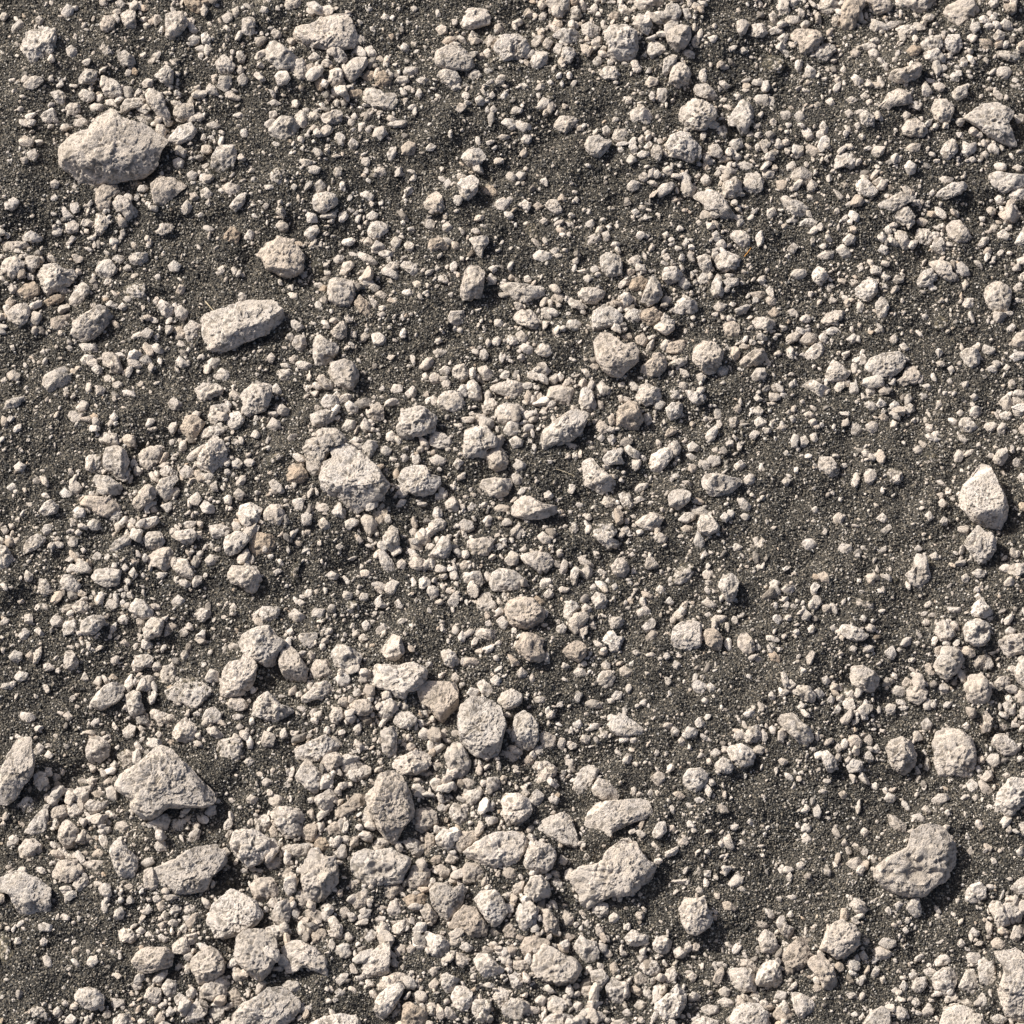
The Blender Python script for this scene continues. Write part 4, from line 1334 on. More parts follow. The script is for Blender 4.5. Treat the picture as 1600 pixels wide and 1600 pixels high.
0 960 1595 975 1592 985 1600 975 1610 960 1610
16 380 1190 390 1182 398 1190 388 1198
128 161 1222 170 1215 178 1220 170 1229 164 1229
16 908 578 915 575 925 586 918 591
0 1058 1158 1065 1150 1072 1160 1065 1168
16 972 1582 980 1575 988 1585 980 1592
16 1344 150 1351 144 1359 150 1350 161
16 1361 1172 1370 1162 1376 1172 1370 1180
0 1475 1562 1485 1552 1492 1560 1485 1568
0 55 30 61 24 69 32 64 41 58 38
16 98 1118 106 1111 114 1120 108 1128
16 129 1310 136 1302 144 1310 138 1318 131 1316
0 405 18 409 9 419 12 419 20 410 22
16 1536 395 1542 386 1552 388 1548 400
16 212 5 221 1 225 10 218 18 212 12
0 498 468 508 461 512 470 510 475 500 474
16 1146 638 1154 631 1160 639 1155 646 1148 645
0 519 618 526 611 534 618 530 625 521 624
0 530 1310 540 1305 549 1311 540 1319
0 1581 262 1590 256 1600 262 1592 270
0 1440 602 1450 599 1459 608 1450 612
16 1359 1340 1365 1334 1372 1345 1365 1352
0 102 382 112 368 120 372 108 385
0 234 750 245 742 250 752 240 758
0 220 495 232 490 240 498 230 502
16 186 1005 195 998 204 1008 198 1012
0 421 175 430 172 435 180 428 186 421 184
16 625 714 632 709 640 715 635 722 628 721
0 422 896 435 888 442 892 430 901
0 1020 270 1028 265 1034 272 1028 281 1021 276
128 586 90 595 86 601 95 598 101 589 96
0 339 420 348 414 354 424 345 430
0 120 930 126 921 136 928 130 936
0 811 240 819 232 826 240 822 246 815 246
144 1372 652 1380 645 1389 652 1385 658 1375 658
16 1380 358 1388 351 1394 362 1389 370
0 68 1182 75 1172 84 1180 78 1188
0 62 1470 68 1464 75 1470 72 1478 64 1479
0 1005 230 1015 220 1020 225 1015 235 1008 234
0 1066 382 1072 370 1079 382 1072 390
0 150 150 158 146 164 154 159 160 151 159
0 741 1018 750 1010 758 1016 752 1025
0 698 1380 705 1370 714 1379 708 1385
16 330 118 340 115 339 130 330 129
16 184 480 191 472 200 480 192 488
0 170 652 178 644 185 652 180 660
144 232 798 241 790 249 798 242 805
0 211 1455 220 1448 228 1455 220 1462
16 448 985 455 980 460 990 450 998
0 772 852 782 848 790 854 780 861
0 1182 438 1190 430 1198 439 1190 446
0 1582 450 1590 444 1598 451 1590 460
16 1421 1055 1430 1046 1436 1055 1430 1062
0 1344 1300 1350 1292 1359 1300 1351 1309
0 649 148 655 136 660 145 658 155 651 152
16 0 825 8 820 14 830 8 838
0 1014 150 1018 141 1025 150 1022 160 1016 156
0 1536 40 1545 34 1554 40 1545 48
0 1592 1110 1600 1102 1610 1110 1602 1125 1594 1122
0 362 180 375 175 384 181 375 186
16 595 28 600 20 610 26 606 32 598 32
0 985 232 992 225 998 232 992 241 986 239
16 1054 358 1062 351 1070 358 1062 364 1055 362
0 932 892 938 888 951 896 942 901
0 251 1430 258 1422 262 1428 262 1438 255 1438
0 550 990 560 982 562 992 552 1000
16 1080 10 1085 2 1095 8 1090 18
256 1145 148 1152 144 1160 150 1155 160
16 910 1345 915 1332 922 1335 920 1348
0 1212 670 1222 662 1232 665 1225 674
0 204 722 209 715 214 722 210 734 204 730
128 168 1060 175 1052 186 1060 180 1065
0 688 775 698 765 700 775 692 784
16 1082 1250 1092 1245 1101 1250 1095 1258
16 1201 1085 1205 1079 1212 1088 1210 1095 1202 1094
16 222 39 229 35 238 41 235 48 226 46
16 162 590 168 584 175 590 170 599 164 598
0 1228 1370 1234 1362 1240 1370 1236 1378 1229 1376
0 658 1110 668 1110 670 1120 660 1122
144 246 1445 255 1439 260 1448 252 1455
16 648 705 655 696 664 702 658 710
0 1291 1095 1298 1086 1305 1092 1300 1102
16 1344 1332 1350 1322 1358 1330 1352 1339
0 1098 255 1102 252 1109 262 1104 269 1098 264
16 1574 18 1582 11 1589 19 1580 26
0 1319 175 1328 170 1334 178 1326 185
0 316 258 325 254 328 262 320 267 314 264
0 1016 1318 1022 1316 1035 1330 1029 1332
128 192 1385 202 1380 212 1386 202 1391
0 218 1295 222 1285 232 1288 228 1298
0 990 780 1000 774 1008 781 995 786
0 1099 1360 1112 1360 1110 1371 1101 1369
0 1502 598 1514 595 1512 608 1506 610
16 1461 752 1470 749 1478 758 1474 764
0 1502 1135 1510 1128 1518 1135 1510 1142
128 1571 1298 1578 1288 1582 1298 1578 1308
16 372 1360 382 1356 389 1362 382 1370
16 501 436 515 428 520 430 512 438 505 441
272 992 322 1008 319 1014 328 1000 328
0 1038 942 1046 932 1054 942 1048 946
0 999 1098 1008 1091 1012 1098 1008 1105 1000 1102
0 1449 450 1458 444 1465 451 1458 458
0 1222 948 1230 939 1236 945 1230 955
16 1359 1230 1368 1222 1375 1230 1368 1236
0 1495 1475 1502 1466 1509 1475 1501 1482
0 51 750 58 745 65 750 60 758 54 758
0 1278 385 1288 379 1295 382 1288 391
128 1508 1332 1515 1325 1525 1332 1518 1338
16 110 295 118 286 123 291 120 299 112 300
16 290 1281 298 1276 309 1280 302 1288
0 462 941 468 936 479 942 472 950
16 560 192 570 191 572 200 560 202
0 498 1008 505 1002 510 1012 502 1019
16 995 1595 1002 1588 1010 1598 1000 1602
0 758 972 765 968 770 978 760 982
16 1302 1110 1310 1100 1315 1108 1308 1118
0 1522 1200 1530 1195 1535 1205 1531 1212
128 901 1425 910 1421 922 1435 908 1430
16 101 545 108 538 115 544 110 552
0 141 1132 148 1122 155 1130 149 1138
0 130 1268 138 1270 148 1282 142 1286
0 814 1238 821 1232 828 1240 820 1248
16 1462 772 1471 769 1478 775 1470 782
0 415 1535 422 1528 429 1534 424 1542
16 1154 82 1161 72 1169 81 1162 86
0 358 950 365 941 371 949 365 956
16 188 888 195 880 202 888 195 894
144 202 878 208 871 218 878 212 885
16 1428 858 1435 850 1442 858 1435 864
0 1332 1498 1340 1490 1345 1502 1336 1505
16 522 855 532 848 538 854 531 861
128 226 1132 235 1125 242 1132 232 1138
0 226 1422 232 1412 239 1422 232 1429
0 762 419 771 414 778 421 772 428
16 859 392 868 386 875 389 868 399
16 1048 742 1058 739 1065 745 1055 750
16 1045 1262 1050 1256 1058 1270 1050 1272
0 1086 1390 1092 1385 1100 1391 1095 1398 1088 1395
16 1304 1168 1310 1161 1316 1170 1310 1178
0 1075 288 1085 290 1094 294 1088 299 1080 296
0 1480 575 1488 570 1492 580 1485 585
0 1382 1422 1388 1416 1396 1425 1390 1431
0 350 1308 360 1294 364 1298 358 1310
16 1394 580 1400 572 1405 581 1399 590
16 1370 860 1385 852 1389 859 1375 864
16 79 310 85 302 91 309 88 316 81 314
16 1591 670 1600 660 1610 668 1605 680 1595 678
0 1122 1318 1128 1309 1134 1320 1128 1326
16 1518 1248 1522 1240 1531 1245 1525 1254
16 1130 245 1136 239 1140 250 1132 256
16 905 1320 912 1320 916 1330 910 1335
0 1325 1015 1332 1008 1340 1012 1335 1020
0 986 330 994 325 1000 332 992 339
0 1334 195 1341 190 1348 198 1340 204
0 1500 1248 1508 1240 1514 1245 1509 1254
0 368 1135 375 1130 382 1136 372 1142
0 765 170 771 164 778 172 770 179
16 826 1060 832 1051 836 1062 831 1070
0 1494 645 1501 639 1508 646 1500 652
0 548 182 554 175 560 184 552 190
16 932 685 940 678 946 684 940 691
16 1166 1285 1172 1278 1180 1285 1174 1291
0 1516 620 1522 614 1530 621 1522 628
16 1314 1318 1320 1310 1326 1319 1319 1325
16 1275 1238 1285 1232 1296 1236 1288 1241
16 162 1285 168 1279 175 1285 170 1294
16 1151 1389 1159 1384 1166 1390 1159 1396
0 1512 248 1520 244 1528 250 1520 256
0 1232 342 1240 338 1248 345 1240 350
0 555 842 561 836 568 845 562 851
16 1100 922 1106 918 1112 925 1108 932
16 1268 795 1275 790 1280 800 1272 804
0 758 535 762 528 769 535 762 544
16 1150 1315 1158 1311 1166 1318 1158 1322
16 1409 1438 1418 1432 1425 1438 1418 1444
16 1111 702 1120 698 1125 706 1118 710
0 352 1492 360 1488 364 1498 355 1501
16 162 872 168 864 174 869 170 879
16 390 1362 398 1356 402 1365 395 1370
0 570 15 572 10 582 12 581 20 572 19
128 125 1332 135 1329 140 1335 132 1340
16 592 608 599 600 602 612 596 616
16 660 618 668 610 671 620 665 625
16 418 1518 425 1511 430 1520 424 1525
16 1086 348 1092 342 1099 350 1091 356
0 1342 968 1348 960 1355 966 1350 974
0 641 12 648 8 654 14 646 21
0 241 432 248 426 252 435 246 441
0 242 1148 248 1141 255 1148 250 1155
0 480 168 485 172 484 178 476 178 472 170
0 570 202 578 195 581 204 575 210
0 555 558 562 560 566 570 560 572
16 894 315 900 306 906 312 900 320
0 1158 140 1168 135 1172 141 1165 146
0 1179 228 1185 222 1189 231 1182 239
0 921 918 928 911 934 919 928 925
16 1095 1095 1100 1089 1109 1095 1102 1101
16 1545 28 1550 21 1558 28 1552 35
0 1532 240 1540 235 1546 242 1540 248
16 1232 652 1239 649 1245 656 1239 662
0 1296 980 1302 976 1310 984 1302 989
0 1229 1430 1235 1422 1241 1430 1235 1436
0 1409 1452 1415 1448 1421 1455 1415 1461
0 1115 272 1122 264 1128 271 1121 278
16 1540 1260 1546 1256 1554 1261 1548 1269
0 589 492 598 486 604 491 598 498
0 711 516 719 511 726 516 720 522
0 810 860 820 852 825 860 818 864
0 955 915 962 910 966 919 959 924
0 911 1442 918 1436 922 1445 918 1451
16 1312 110 1318 101 1324 110 1320 116
0 1479 595 1485 590 1490 600 1485 605
0 966 622 972 616 975 628 968 632
16 1232 600 1238 594 1242 602 1236 610
0 1328 1585 1336 1580 1344 1586 1335 1590
0 680 15 685 14 690 25 682 28
0 1022 220 1032 216 1039 221 1032 226
0 1085 255 1092 250 1098 258 1090 262
0 1034 366 1042 361 1048 369 1040 372
16 0 838 5 842 8 852 0 854 -8 848
0 114 866 121 862 126 869 120 875
16 1102 345 1110 348 1111 355 1105 360
16 1341 856 1348 852 1359 862 1350 862
0 1011 1238 1018 1232 1022 1240 1016 1246
0 0 595 8 588 12 595 5 600
0 116 832 122 826 129 832 122 839
0 854 128 860 124 866 130 860 136
0 1320 320 1328 314 1332 320 1325 326
16 1464 1385 1470 1380 1476 1386 1470 1392
0 96 1568 102 1562 110 1570 102 1574
16 762 150 770 141 774 150 768 155
0 560 30 568 35 562 41 554 35
0 410 322 415 316 421 320 415 330
0 1181 885 1186 880 1192 888 1186 894
144 1040 980 1048 974 1054 980 1046 985
16 325 212 332 209 336 218 330 221
0 310 555 318 552 322 560 315 564
0 645 1145 650 1128 654 1132 650 1145
0 925 1325 932 1321 942 1325 935 1330
0 1521 922 1525 916 1532 920 1530 929
0 1244 1105 1250 1100 1258 1106 1251 1111
0 1506 1308 1511 1300 1516 1310 1510 1315
128 28 1288 35 1284 42 1288 35 1294
16 1096 865 1102 860 1109 868 1101 871
16 1100 960 1108 956 1114 962 1105 966
0 1266 1560 1275 1555 1280 1562 1272 1565
0 454 292 459 286 465 291 460 299
0 344 1098 350 1090 355 1095 350 1102
0 185 942 192 936 198 942 191 948
0 1042 375 1050 369 1055 375 1048 380
0 1392 1548 1400 1542 1405 1548 1398 1554
0 758 170 762 164 766 175 759 178
0 1451 302 1458 295 1462 301 1456 308
0 890 588 898 581 904 588 898 591
272 1314 748 1318 745 1322 760 1319 762
0 1220 992 1228 989 1231 995 1224 1000
16 1208 948 1212 939 1216 945 1214 954
0 1564 1398 1570 1385 1568 1402 1560 1408
0 780 1300 790 1292 798 1300
16 874 130 879 125 882 132 879 140
0 1420 1030 1428 1026 1432 1032 1425 1036
0 125 858 130 855 136 860 130 866
0 1295 446 1300 441 1306 448 1300 452
16 1480 1218 1485 1212 1491 1219 1485 1224
0 15 540 21 538 24 546 19 550
16 1180 1008 1185 1005 1190 1012 1185 1018
0 1098 652 1105 649 1106 658 1100 660
0 904 1450 910 1444 912 1455 905 1455
0 878 825 882 818 888 822 881 830
0 1112 39 1118 35 1121 42 1116 48
16 1224 708 1229 702 1234 709 1228 714
0 0 1288 5 1282 10 1288 2 1294
0 1362 712 1368 708 1374 712 1368 718
0 902 732 908 728 911 735 908 740
0 981 868 988 862 994 868 988 871
0 1592 430 1605 422 1610 435 1600 440
0 375 430 380 424 384 432 376 435
0 945 908 950 902 955 910 950 912
0 208 1288 210 1280 215 1282 212 1291
0 1400 1015 1405 1011 1412 1018 1405 1019
0 800 1000 798 990 805 992 802 1000
0 205 602 210 605 212 610 208 612
0 1575 560 1568 550 1575 550
16 1222 410 1230 408 1228 415
0 1180 812 1178 806 1184 815 1179 820
0 910 1318 902 1312 908 1310
16 1465 690 1472 698 1470 700"""
LABELS = """large broad slab-like pale stone in the top left of the picture
large wide horned pale stone in the lower left of the picture
pale great hollowed egg-shaped stone in the bottom right of the picture
large craggy ridged axe-shaped pale stone in the bottom centre of the picture
pale huge irregular stone in the middle centre-left of the picture
large brick-shaped pale stone in the upper centre-left of the picture
pale great pillow-shaped stone in the bottom left of the picture
pale big domed stone in the lower centre of the picture
pale great tapering central stone in the lower centre-left of the picture
pale huge smooth pointed stone in the middle right of the picture
large boulder-like shaded-sided pale stone in the bottom centre-left of the picture
large boxy white pale stone in the top centre-left of the picture
pale great round flat stone in the lower right of the picture
large long ridge-backed pale stone in the bottom centre-left of the picture
large wide dented pale stone in the bottom centre-left of the picture
large left-edge slab-shaped pale stone in the bottom left of the picture
large long smooth sausage-like pale stone in the lower centre-right of the picture
large uneven rounded pale stone in the bottom centre-left of the picture
large ship-shaped granular pale stone in the bottom centre of the picture
large corner tall thick pale stone in the bottom right of the picture
large thick tapering pale stone in the lower left of the picture
large tall granular pale stone in the bottom centre-left of the picture
pale big nose-shaped stone in the bottom centre of the picture
large rugged crumbling pale stone in the lower centre-left of the picture
large heart-shaped smooth pale stone in the upper centre-right of the picture
pale big pointed light-grey stone in the top right of the picture
large craggy mound-like pale stone in the upper centre-left of the picture
large smooth flat-topped shield-shaped pale stone in the lower centre of the picture
mid-sized overhanging folded pale stone in the lower centre-left of the picture
mid-sized rounded crumbly pale stone in the bottom centre-left of the picture
mid-sized wedge-shaped sun-striped pale stone in the bottom centre-left of the picture
mid-sized fan-shaped half-sunk pale stone in the lower left of the picture
mid-sized crooked broad pale stone in the lower centre-left of the picture
mid-sized grey-topped leaning pale stone in the middle centre-left of the picture
mid-sized crumpled scalloped-edged pale stone in the bottom right of the picture
mid-sized long sloping speckled pale stone in the very middle of the picture
mid-sized moss-marked disc-like stone above the big domed stone
mid-sized loaf-shaped stone left of the brick-shaped stone
pale large shaded stone below the ship-shaped granular stone
mid-sized broad-topped grey stone to the upper right of the huge irregular stone
mid-sized fat dome-shaped stone left of the uneven rounded stone
mid-sized deeply grooved stone right of the boxy white stone, second nearest there
mid-sized two-pronged smooth stone to the lower left of the ship-shaped granular stone, second nearest there
mid-sized knobbly stone to the upper left of the broad slab-like stone
mid-sized heart-like triangular stone left of the long smooth sausage-like stone
pale large shaded flat stone lower left of the crumpled scalloped-edged stone, second nearest there
mid-sized tortoise-like stone right of the huge irregular stone
mid-sized circular cookie-like stone to the lower right of the deeply grooved stone
mid-sized white chipped upright stone to the lower right of the craggy ridged axe-shaped stone
mid-sized bulging-cheeked tall stone right of the big domed stone
mid-sized dark-cleft upright stone right of the broad-topped grey stone
mid-sized white faceted boulder-like stone right of the moss-marked disc-like stone
mid-sized edge-clipped tall lumpy stone to the lower right of the great round flat stone
mid-sized skull-like pitted stone to the upper left of the loaf-shaped stone
mid-sized leaned-on oval stone left of the fat dome-shaped stone
mid-sized pyramid-shaped stone below the brick-shaped stone
mid-sized wide arched stone to the upper right of the great tapering central stone
mid-sized bubbly round stone left of the great round flat stone
mid-sized white-topped upright stone to the upper right of the ship-shaped granular stone
mid-sized tall lumpy stone to the lower left of the pyramid-shaped stone
mid-sized horned broad stone below the huge smooth pointed stone
mid-sized angular knobbed stone to the upper right of the rounded crumbly stone, second nearest there
mid-sized smooth potato-like stone right of the two-pronged smooth stone
mid-sized bun-shaped smooth stone right of the boxy white stone, nearest it there
mid-sized shaded hollow-lit broad stone below the white chipped upright stone
mid-sized smooth peg-like stone to the lower right of the overhanging folded stone, nearest it there
mid-sized cup-shaped bowl-like stone right of the bun-shaped smooth stone
mid-sized lizard-head-shaped stone above the angular knobbed stone
mid-sized split bean-like stone to the lower left of the circular cookie-like stone
mid-sized eye-socketed tall stone left of the great pillow-shaped stone
mid-sized round-shouldered rough stone to the lower left of the heart-like triangular stone
mid-sized tall pear-shaped stone lower right of the long sloping speckled stone, nearest there
mid-sized low broad sand-edged stone upper left of the huge smooth pointed stone, second nearest there
mid-sized blade-like triangular stone right of the wedge-shaped sun-striped stone, nearest it there
mid-sized jagged-edged cavity-faced stone right of the heart-shaped smooth stone, third nearest there
mid-sized star-shaped cratered stone to the lower right of the crooked broad stone
mid-sized wide low stone below the long sloping speckled stone
mid-sized pitted goblet-like stone to the lower left of the big domed stone
pale large-pored upright stone below the big pointed light-grey stone, fifth nearest there
mid-sized arching hooked stone below the circular cookie-like stone
mid-sized pear-shaped two-part stone above the great round flat stone, second nearest there
mid-sized brownish leaning stone above the big pointed light-grey stone
mid-sized round-headed stone above the grey-topped leaning stone, second nearest there
mid-sized squarish speckled stone to the lower right of the craggy mound-like stone
mid-sized triangular stone to the lower right of the broad slab-like stone
mid-sized knobbly stone above the overhanging folded stone
mid-sized slanting peanut-like stone left of the bubbly round stone
mid-sized trunk-shaped lumpy stone to the lower left of the crumpled scalloped-edged stone, nearest it there
mid-sized column-like fluted stone above the broad-topped grey stone
mid-sized smooth upright stone left of the tall lumpy stone, second nearest there
mid-sized hollow-backed stone above the white faceted boulder-like stone, fourth nearest there
mid-sized bottom smooth hump-like stone right of the shaded hollow-lit broad stone, second nearest there
mid-sized brownish slightly oblong right-leaning stone to the lower right of the great tapering central stone
mid-sized grooved almond-like upright stone above the great round flat stone, nearest it there
mid-sized bell-shaped stone below the moss-marked disc-like stone
mid-sized split hollow stone left of the rugged crumbling stone
mid-sized long lance-shaped stone to the lower right of the wedge-shaped sun-striped stone
mid-sized wide bottom-edge stone to the lower left of the corner tall thick stone
mid-sized jug-like stone to the upper left of the heart-shaped smooth stone
mid-sized double-lobed pitted stone below the fat dome-shaped stone, nearest it there
mid-sized long low stone to the lower left of the tall lumpy stone, fourth nearest there
mid-sized sloping oval stone to the lower left of the boxy white stone, second nearest there
mid-sized ring-shaped holed stone to the lower left of the boxy white stone, third nearest there
mid-sized keyhole-shaped holed stone to the lower left of the horned broad stone, nearest it there
mid-sized star-pointed stone right of the circular cookie-like stone
mid-sized long tapering stone right of the brick-shaped stone
mid-sized turtle-like stone to the upper left of the moss-marked disc-like stone, nearest it there
mid-sized brown-pitted round stone below the heart-shaped smooth stone
mid-sized blocky stone right of the broad slab-like stone, second nearest there
mid-sized trumpet-shaped stone below the big pointed light-grey stone, nearest it there
mid-sized cracked cap-like stone above the heart-shaped smooth stone, nearest it there
mid-sized brownish slightly oblong crosswise stone to the upper right of the boulder-like shaded-sided stone
mid-sized half-buried grey wedge stone below the thick tapering stone
mid-sized trapdoor-shaped angular stone right of the shaded hollow-lit broad stone, nearest it there
mid-sized ring-scarred round stone below the horned broad stone, nearest it there
mid-sized long drooping tooth-like stone upper left of the big pointed light-grey stone, third nearest there
mid-sized pitted half-buried stone to the upper right of the wide horned stone
mid-sized jagged crumbly stone to the lower right of the boxy white stone, second nearest there
mid-sized smooth fish-shaped stone left of the fan-shaped half-sunk stone, second nearest there
mid-sized cracked smooth oval stone to the upper left of the bubbly round stone
mid-sized molar-shaped stone to the upper right of the circular cookie-like stone, third nearest there
mid-sized smooth pointed wedge-like stone lower left of the crumpled scalloped-edged stone, third nearest there
small tall rough stone to the lower left of the crumpled scalloped-edged stone, fourth nearest there
small slightly oblong crosswise stone upper right of the dark-cleft upright stone, nearest there
small stubby tapering stone upper left of the long smooth sausage-like stone, second nearest there
small two-humped stone to the lower right of the white faceted boulder-like stone
small shark-fin-shaped wide stone above the moss-marked disc-like stone
small broad-mouthed stone left of the corner tall thick stone, third nearest there
small brownish oblong upright stone right of the ship-shaped granular stone
small rough upright stone to the upper right of the angular knobbed stone, second nearest there
small smooth rounded-block stone above the long sloping speckled stone
small flat-topped pale stone to the upper right of the bun-shaped smooth stone
small humped arch-like stone left of the big pointed light-grey stone, third nearest there
small helmet-shaped stone to the upper right of the left-edge slab-shaped stone, nearest it there
small mottled oval shadow-side stone right of the smooth potato-like stone
small warty stone below the dark-cleft upright stone
small shaded brown stone to the lower left of the huge irregular stone, second nearest there
small blocky pale stone to the upper right of the broad-topped grey stone
small long-nosed tent-like stone above the long smooth sausage-like stone
small hammer-headed white stone below the two-pronged smooth stone, nearest it there
small half-buried dusty knobbed stone to the upper right of the moss-marked disc-like stone
small folded stone to the upper left of the moss-marked disc-like stone, third nearest there
small angular cracked stone to the upper right of the big nose-shaped stone
small half-buried long mottled stone above the white faceted boulder-like stone, nearest it there
small cube-like cracked stone to the lower left of the loaf-shaped stone
small wrinkled stone right of the deeply grooved stone
small granular domed stone to the lower right of the ship-shaped granular stone
small round jaw-like stone to the lower left of the leaned-on oval stone
small tall cone-shaped stone above the rugged crumbling stone
small squat barrel-like stone to the upper left of the wide horned stone, second nearest there
small rough humped stone left of the big nose-shaped stone, nearest it there
small brownish hexagonal stone right of the wide dented stone
small chunky pebbled stone left of the tall lumpy stone, nearest it there
small long crosswise stone to the upper right of the dark-cleft upright stone, second nearest there
small bright angular stone to the lower left of the tall lumpy stone, third nearest there
small pale sunken stone below the left-edge slab-shaped stone
small bun-like swollen stone to the upper right of the long smooth sausage-like stone
small rough pitted stone to the upper right of the broad slab-like stone, third nearest there
small smooth quartz-like stone below the big pointed light-grey stone, third nearest there
small loaf-like speckled stone to the upper left of the fan-shaped half-sunk stone, fifth nearest there
small knobbly oblong stone left of the pyramid-shaped stone, second nearest there
small cauliflower-edged long stone upper left of the big pointed light-grey stone, nearest there
small leaf-shaped stone to the upper left of the circular cookie-like stone
small arch-shaped hollow stone below the horned broad stone, second nearest there
small wide rounded stone upper left of the big pointed light-grey stone, second nearest there
small brownish roundish stone to the lower left of the ship-shaped granular stone, nearest it there
small shark-tooth-shaped stone to the upper right of the heart-shaped smooth stone, nearest it there
small long ridge-like stone to the upper right of the broad slab-like stone, nearest it there
small corner-cut craggy stone to the lower left of the big nose-shaped stone, nearest it there
small brownish flat dark-sided stone left of the great tapering central stone
small hammer-shaped stone to the lower left of the big pointed light-grey stone, second nearest there
small blunt white-patched stone right of the great round flat stone
small smooth pale upright stone to the lower right of the tall lumpy stone
small brownish lumpy stone below the two-pronged smooth stone, second nearest there
small foot-shaped stone to the upper right of the left-edge slab-shaped stone, second nearest there
small upright knobbed stone above the heart-shaped smooth stone, third nearest there
small egg-shaped speckled stone to the lower right of the dark-cleft upright stone
small pitted spiky stone right of the heart-shaped smooth stone, nearest it there
small tall kite-shaped stone to the lower right of the circular cookie-like stone, second nearest there
small speckled stone to the lower right of the heart-shaped smooth stone
small crown-like stone below the tall lumpy stone
small crumbled upright stone left of the shaded hollow-lit broad stone
small white faceted dome-shaped stone below the fan-shaped half-sunk stone
small square-faced stone to the lower right of the rounded crumbly stone
small brownish rough stone below the broad slab-like stone, nearest it there
small squat rounded stone to the upper right of the heart-shaped smooth stone, third nearest there
small long smooth lump stone lower right of the boxy white stone, nearest there
small smooth pale stone right of the broad slab-like stone, nearest it there
small oblong upright stone to the lower left of the huge irregular stone, nearest it there
small white toothed stone left of the big pointed light-grey stone, nearest it there
small smooth sloping stone upper left of the long smooth sausage-like stone, nearest there
small oblong upright stone left of the fan-shaped half-sunk stone, nearest it there
small upright block-shaped stone to the upper left of the wide arched stone
small small-hooded stone left of the corner tall thick stone, second nearest there
small hatchet-like stone to the lower left of the tall lumpy stone, second nearest there
small brown-bottomed round stone to the upper left of the tall lumpy stone
small oblong right-leaning stone below the wide horned stone
small roundish stone to the lower left of the skull-like pitted stone, second nearest there
small egg-like nicked stone right of the long sloping speckled stone
small cleft stone below the broad slab-like stone, second nearest there
small smooth beaked stone left of the circular cookie-like stone, second nearest there
small shield-shaped stone to the upper right of the craggy mound-like stone
small brownish long right-leaning stone left of the ship-shaped granular stone, nearest it there
small spiky-topped stone to the upper left of the ship-shaped granular stone
small bulb-like notched stone left of the big nose-shaped stone, second nearest there
small speckled upright stone left of the corner tall thick stone, nearest it there
small leaf-like stone to the lower right of the thick tapering stone
small pointed leaf-like stone below the fat dome-shaped stone, second nearest there
small slanting bone-like stone above the corner tall thick stone
small domed mushroom-like stone left of the big pointed light-grey stone, second nearest there
small ridge-topped oval stone to the upper left of the fan-shaped half-sunk stone, fourth nearest there
small tall pitted stone below the bun-shaped smooth stone, third nearest there
small eyed domed stone to the upper right of the white faceted boulder-like stone
small pale rounded stone left of the skull-like pitted stone
small smooth stone left of the tall lumpy stone, third nearest there
small bead-like pierced stone above the big nose-shaped stone
small brownish low rounded stone to the upper left of the big nose-shaped stone
small cone-like mottled stone to the upper right of the uneven rounded stone, second nearest there
small long low stone to the lower right of the overhanging folded stone, second nearest there
small oblong right-leaning stone to the lower left of the tall lumpy stone, nearest it there
small hornlike-topped stone below the tortoise-like stone
small ball-like stone above the left-edge slab-shaped stone
small brownish rounded stone right of the overhanging folded stone
small snail-shell-like stone to the upper right of the heart-shaped smooth stone, second nearest there
small thumb-shaped pale stone lower left of the big pointed light-grey stone, fourth nearest there
small oblong left-leaning stone left of the crumpled scalloped-edged stone
small long grooved stone right of the heart-shaped smooth stone, fourth nearest there
small pitted oval stone left of the heart-shaped smooth stone
small upright loaf stone to the upper left of the fan-shaped half-sunk stone, second nearest there
small slightly oblong crosswise stone upper right of the uneven rounded stone, nearest there
small teardrop-shaped stone below the bun-shaped smooth stone, fourth nearest there
small rusty crumbly stone to the lower left of the grey-topped leaning stone
small curved claw-like stone to the upper right of the angular knobbed stone, nearest it there
small pale loaf-shaped stone to the lower right of the great hollowed egg-shaped stone
small spindle-shaped stone to the lower left of the big pointed light-grey stone, nearest it there
small long crosswise stone upper left of the great tapering central stone, nearest there
small long crosswise stone to the upper right of the deeply grooved stone
small pinkish-faced clam-like stone to the lower right of the moss-marked disc-like stone
small tilted bread-like stone to the upper right of the big domed stone
small Y-shaped stone below the big pointed light-grey stone, fourth nearest there
small brownish long crosswise stone to the lower right of the wide dented stone
small brownish roundish stone left of the two-pronged smooth stone
small fan-shaped stone to the lower right of the circular cookie-like stone, fourth nearest there
small upright mottled stone above the dark-cleft upright stone
small speckled stone to the upper left of the great tapering central stone, second nearest there
small roundish stone left of the circular cookie-like stone, nearest it there
small arrowhead-shaped stone above the white faceted boulder-like stone, third nearest there
small long low stone to the upper left of the tall granular stone
small faceted knob-like stone below the rugged crumbling stone
small narrow pale upright stone to the upper right of the long sloping speckled stone
small bottom-edge scalloped stone right of the long ridge-backed stone
small cone-shaped brownish stone right of the heart-shaped smooth stone, second nearest there
small knobbly-backed craggy stone left of the white faceted boulder-like stone
small pearl-like stone to the lower right of the long sloping speckled stone, second nearest there
small oval pale stone above the heart-shaped smooth stone, second nearest there
small curled crumbly stone left of the big pointed light-grey stone, fourth nearest there
small fist-like stone left of the huge smooth pointed stone
small forked stone below the big nose-shaped stone
small cap-like stone right of the wedge-shaped sun-striped stone, second nearest there
small block-shaped rough stone to the upper left of the fan-shaped half-sunk stone, nearest it there
small beak-like smooth stone above the white faceted boulder-like stone, second nearest there
small stepped stone to the upper left of the huge smooth pointed stone, nearest it there
small roundish stone right of the skull-like pitted stone
small striped curved stone to the lower right of the loaf-shaped stone
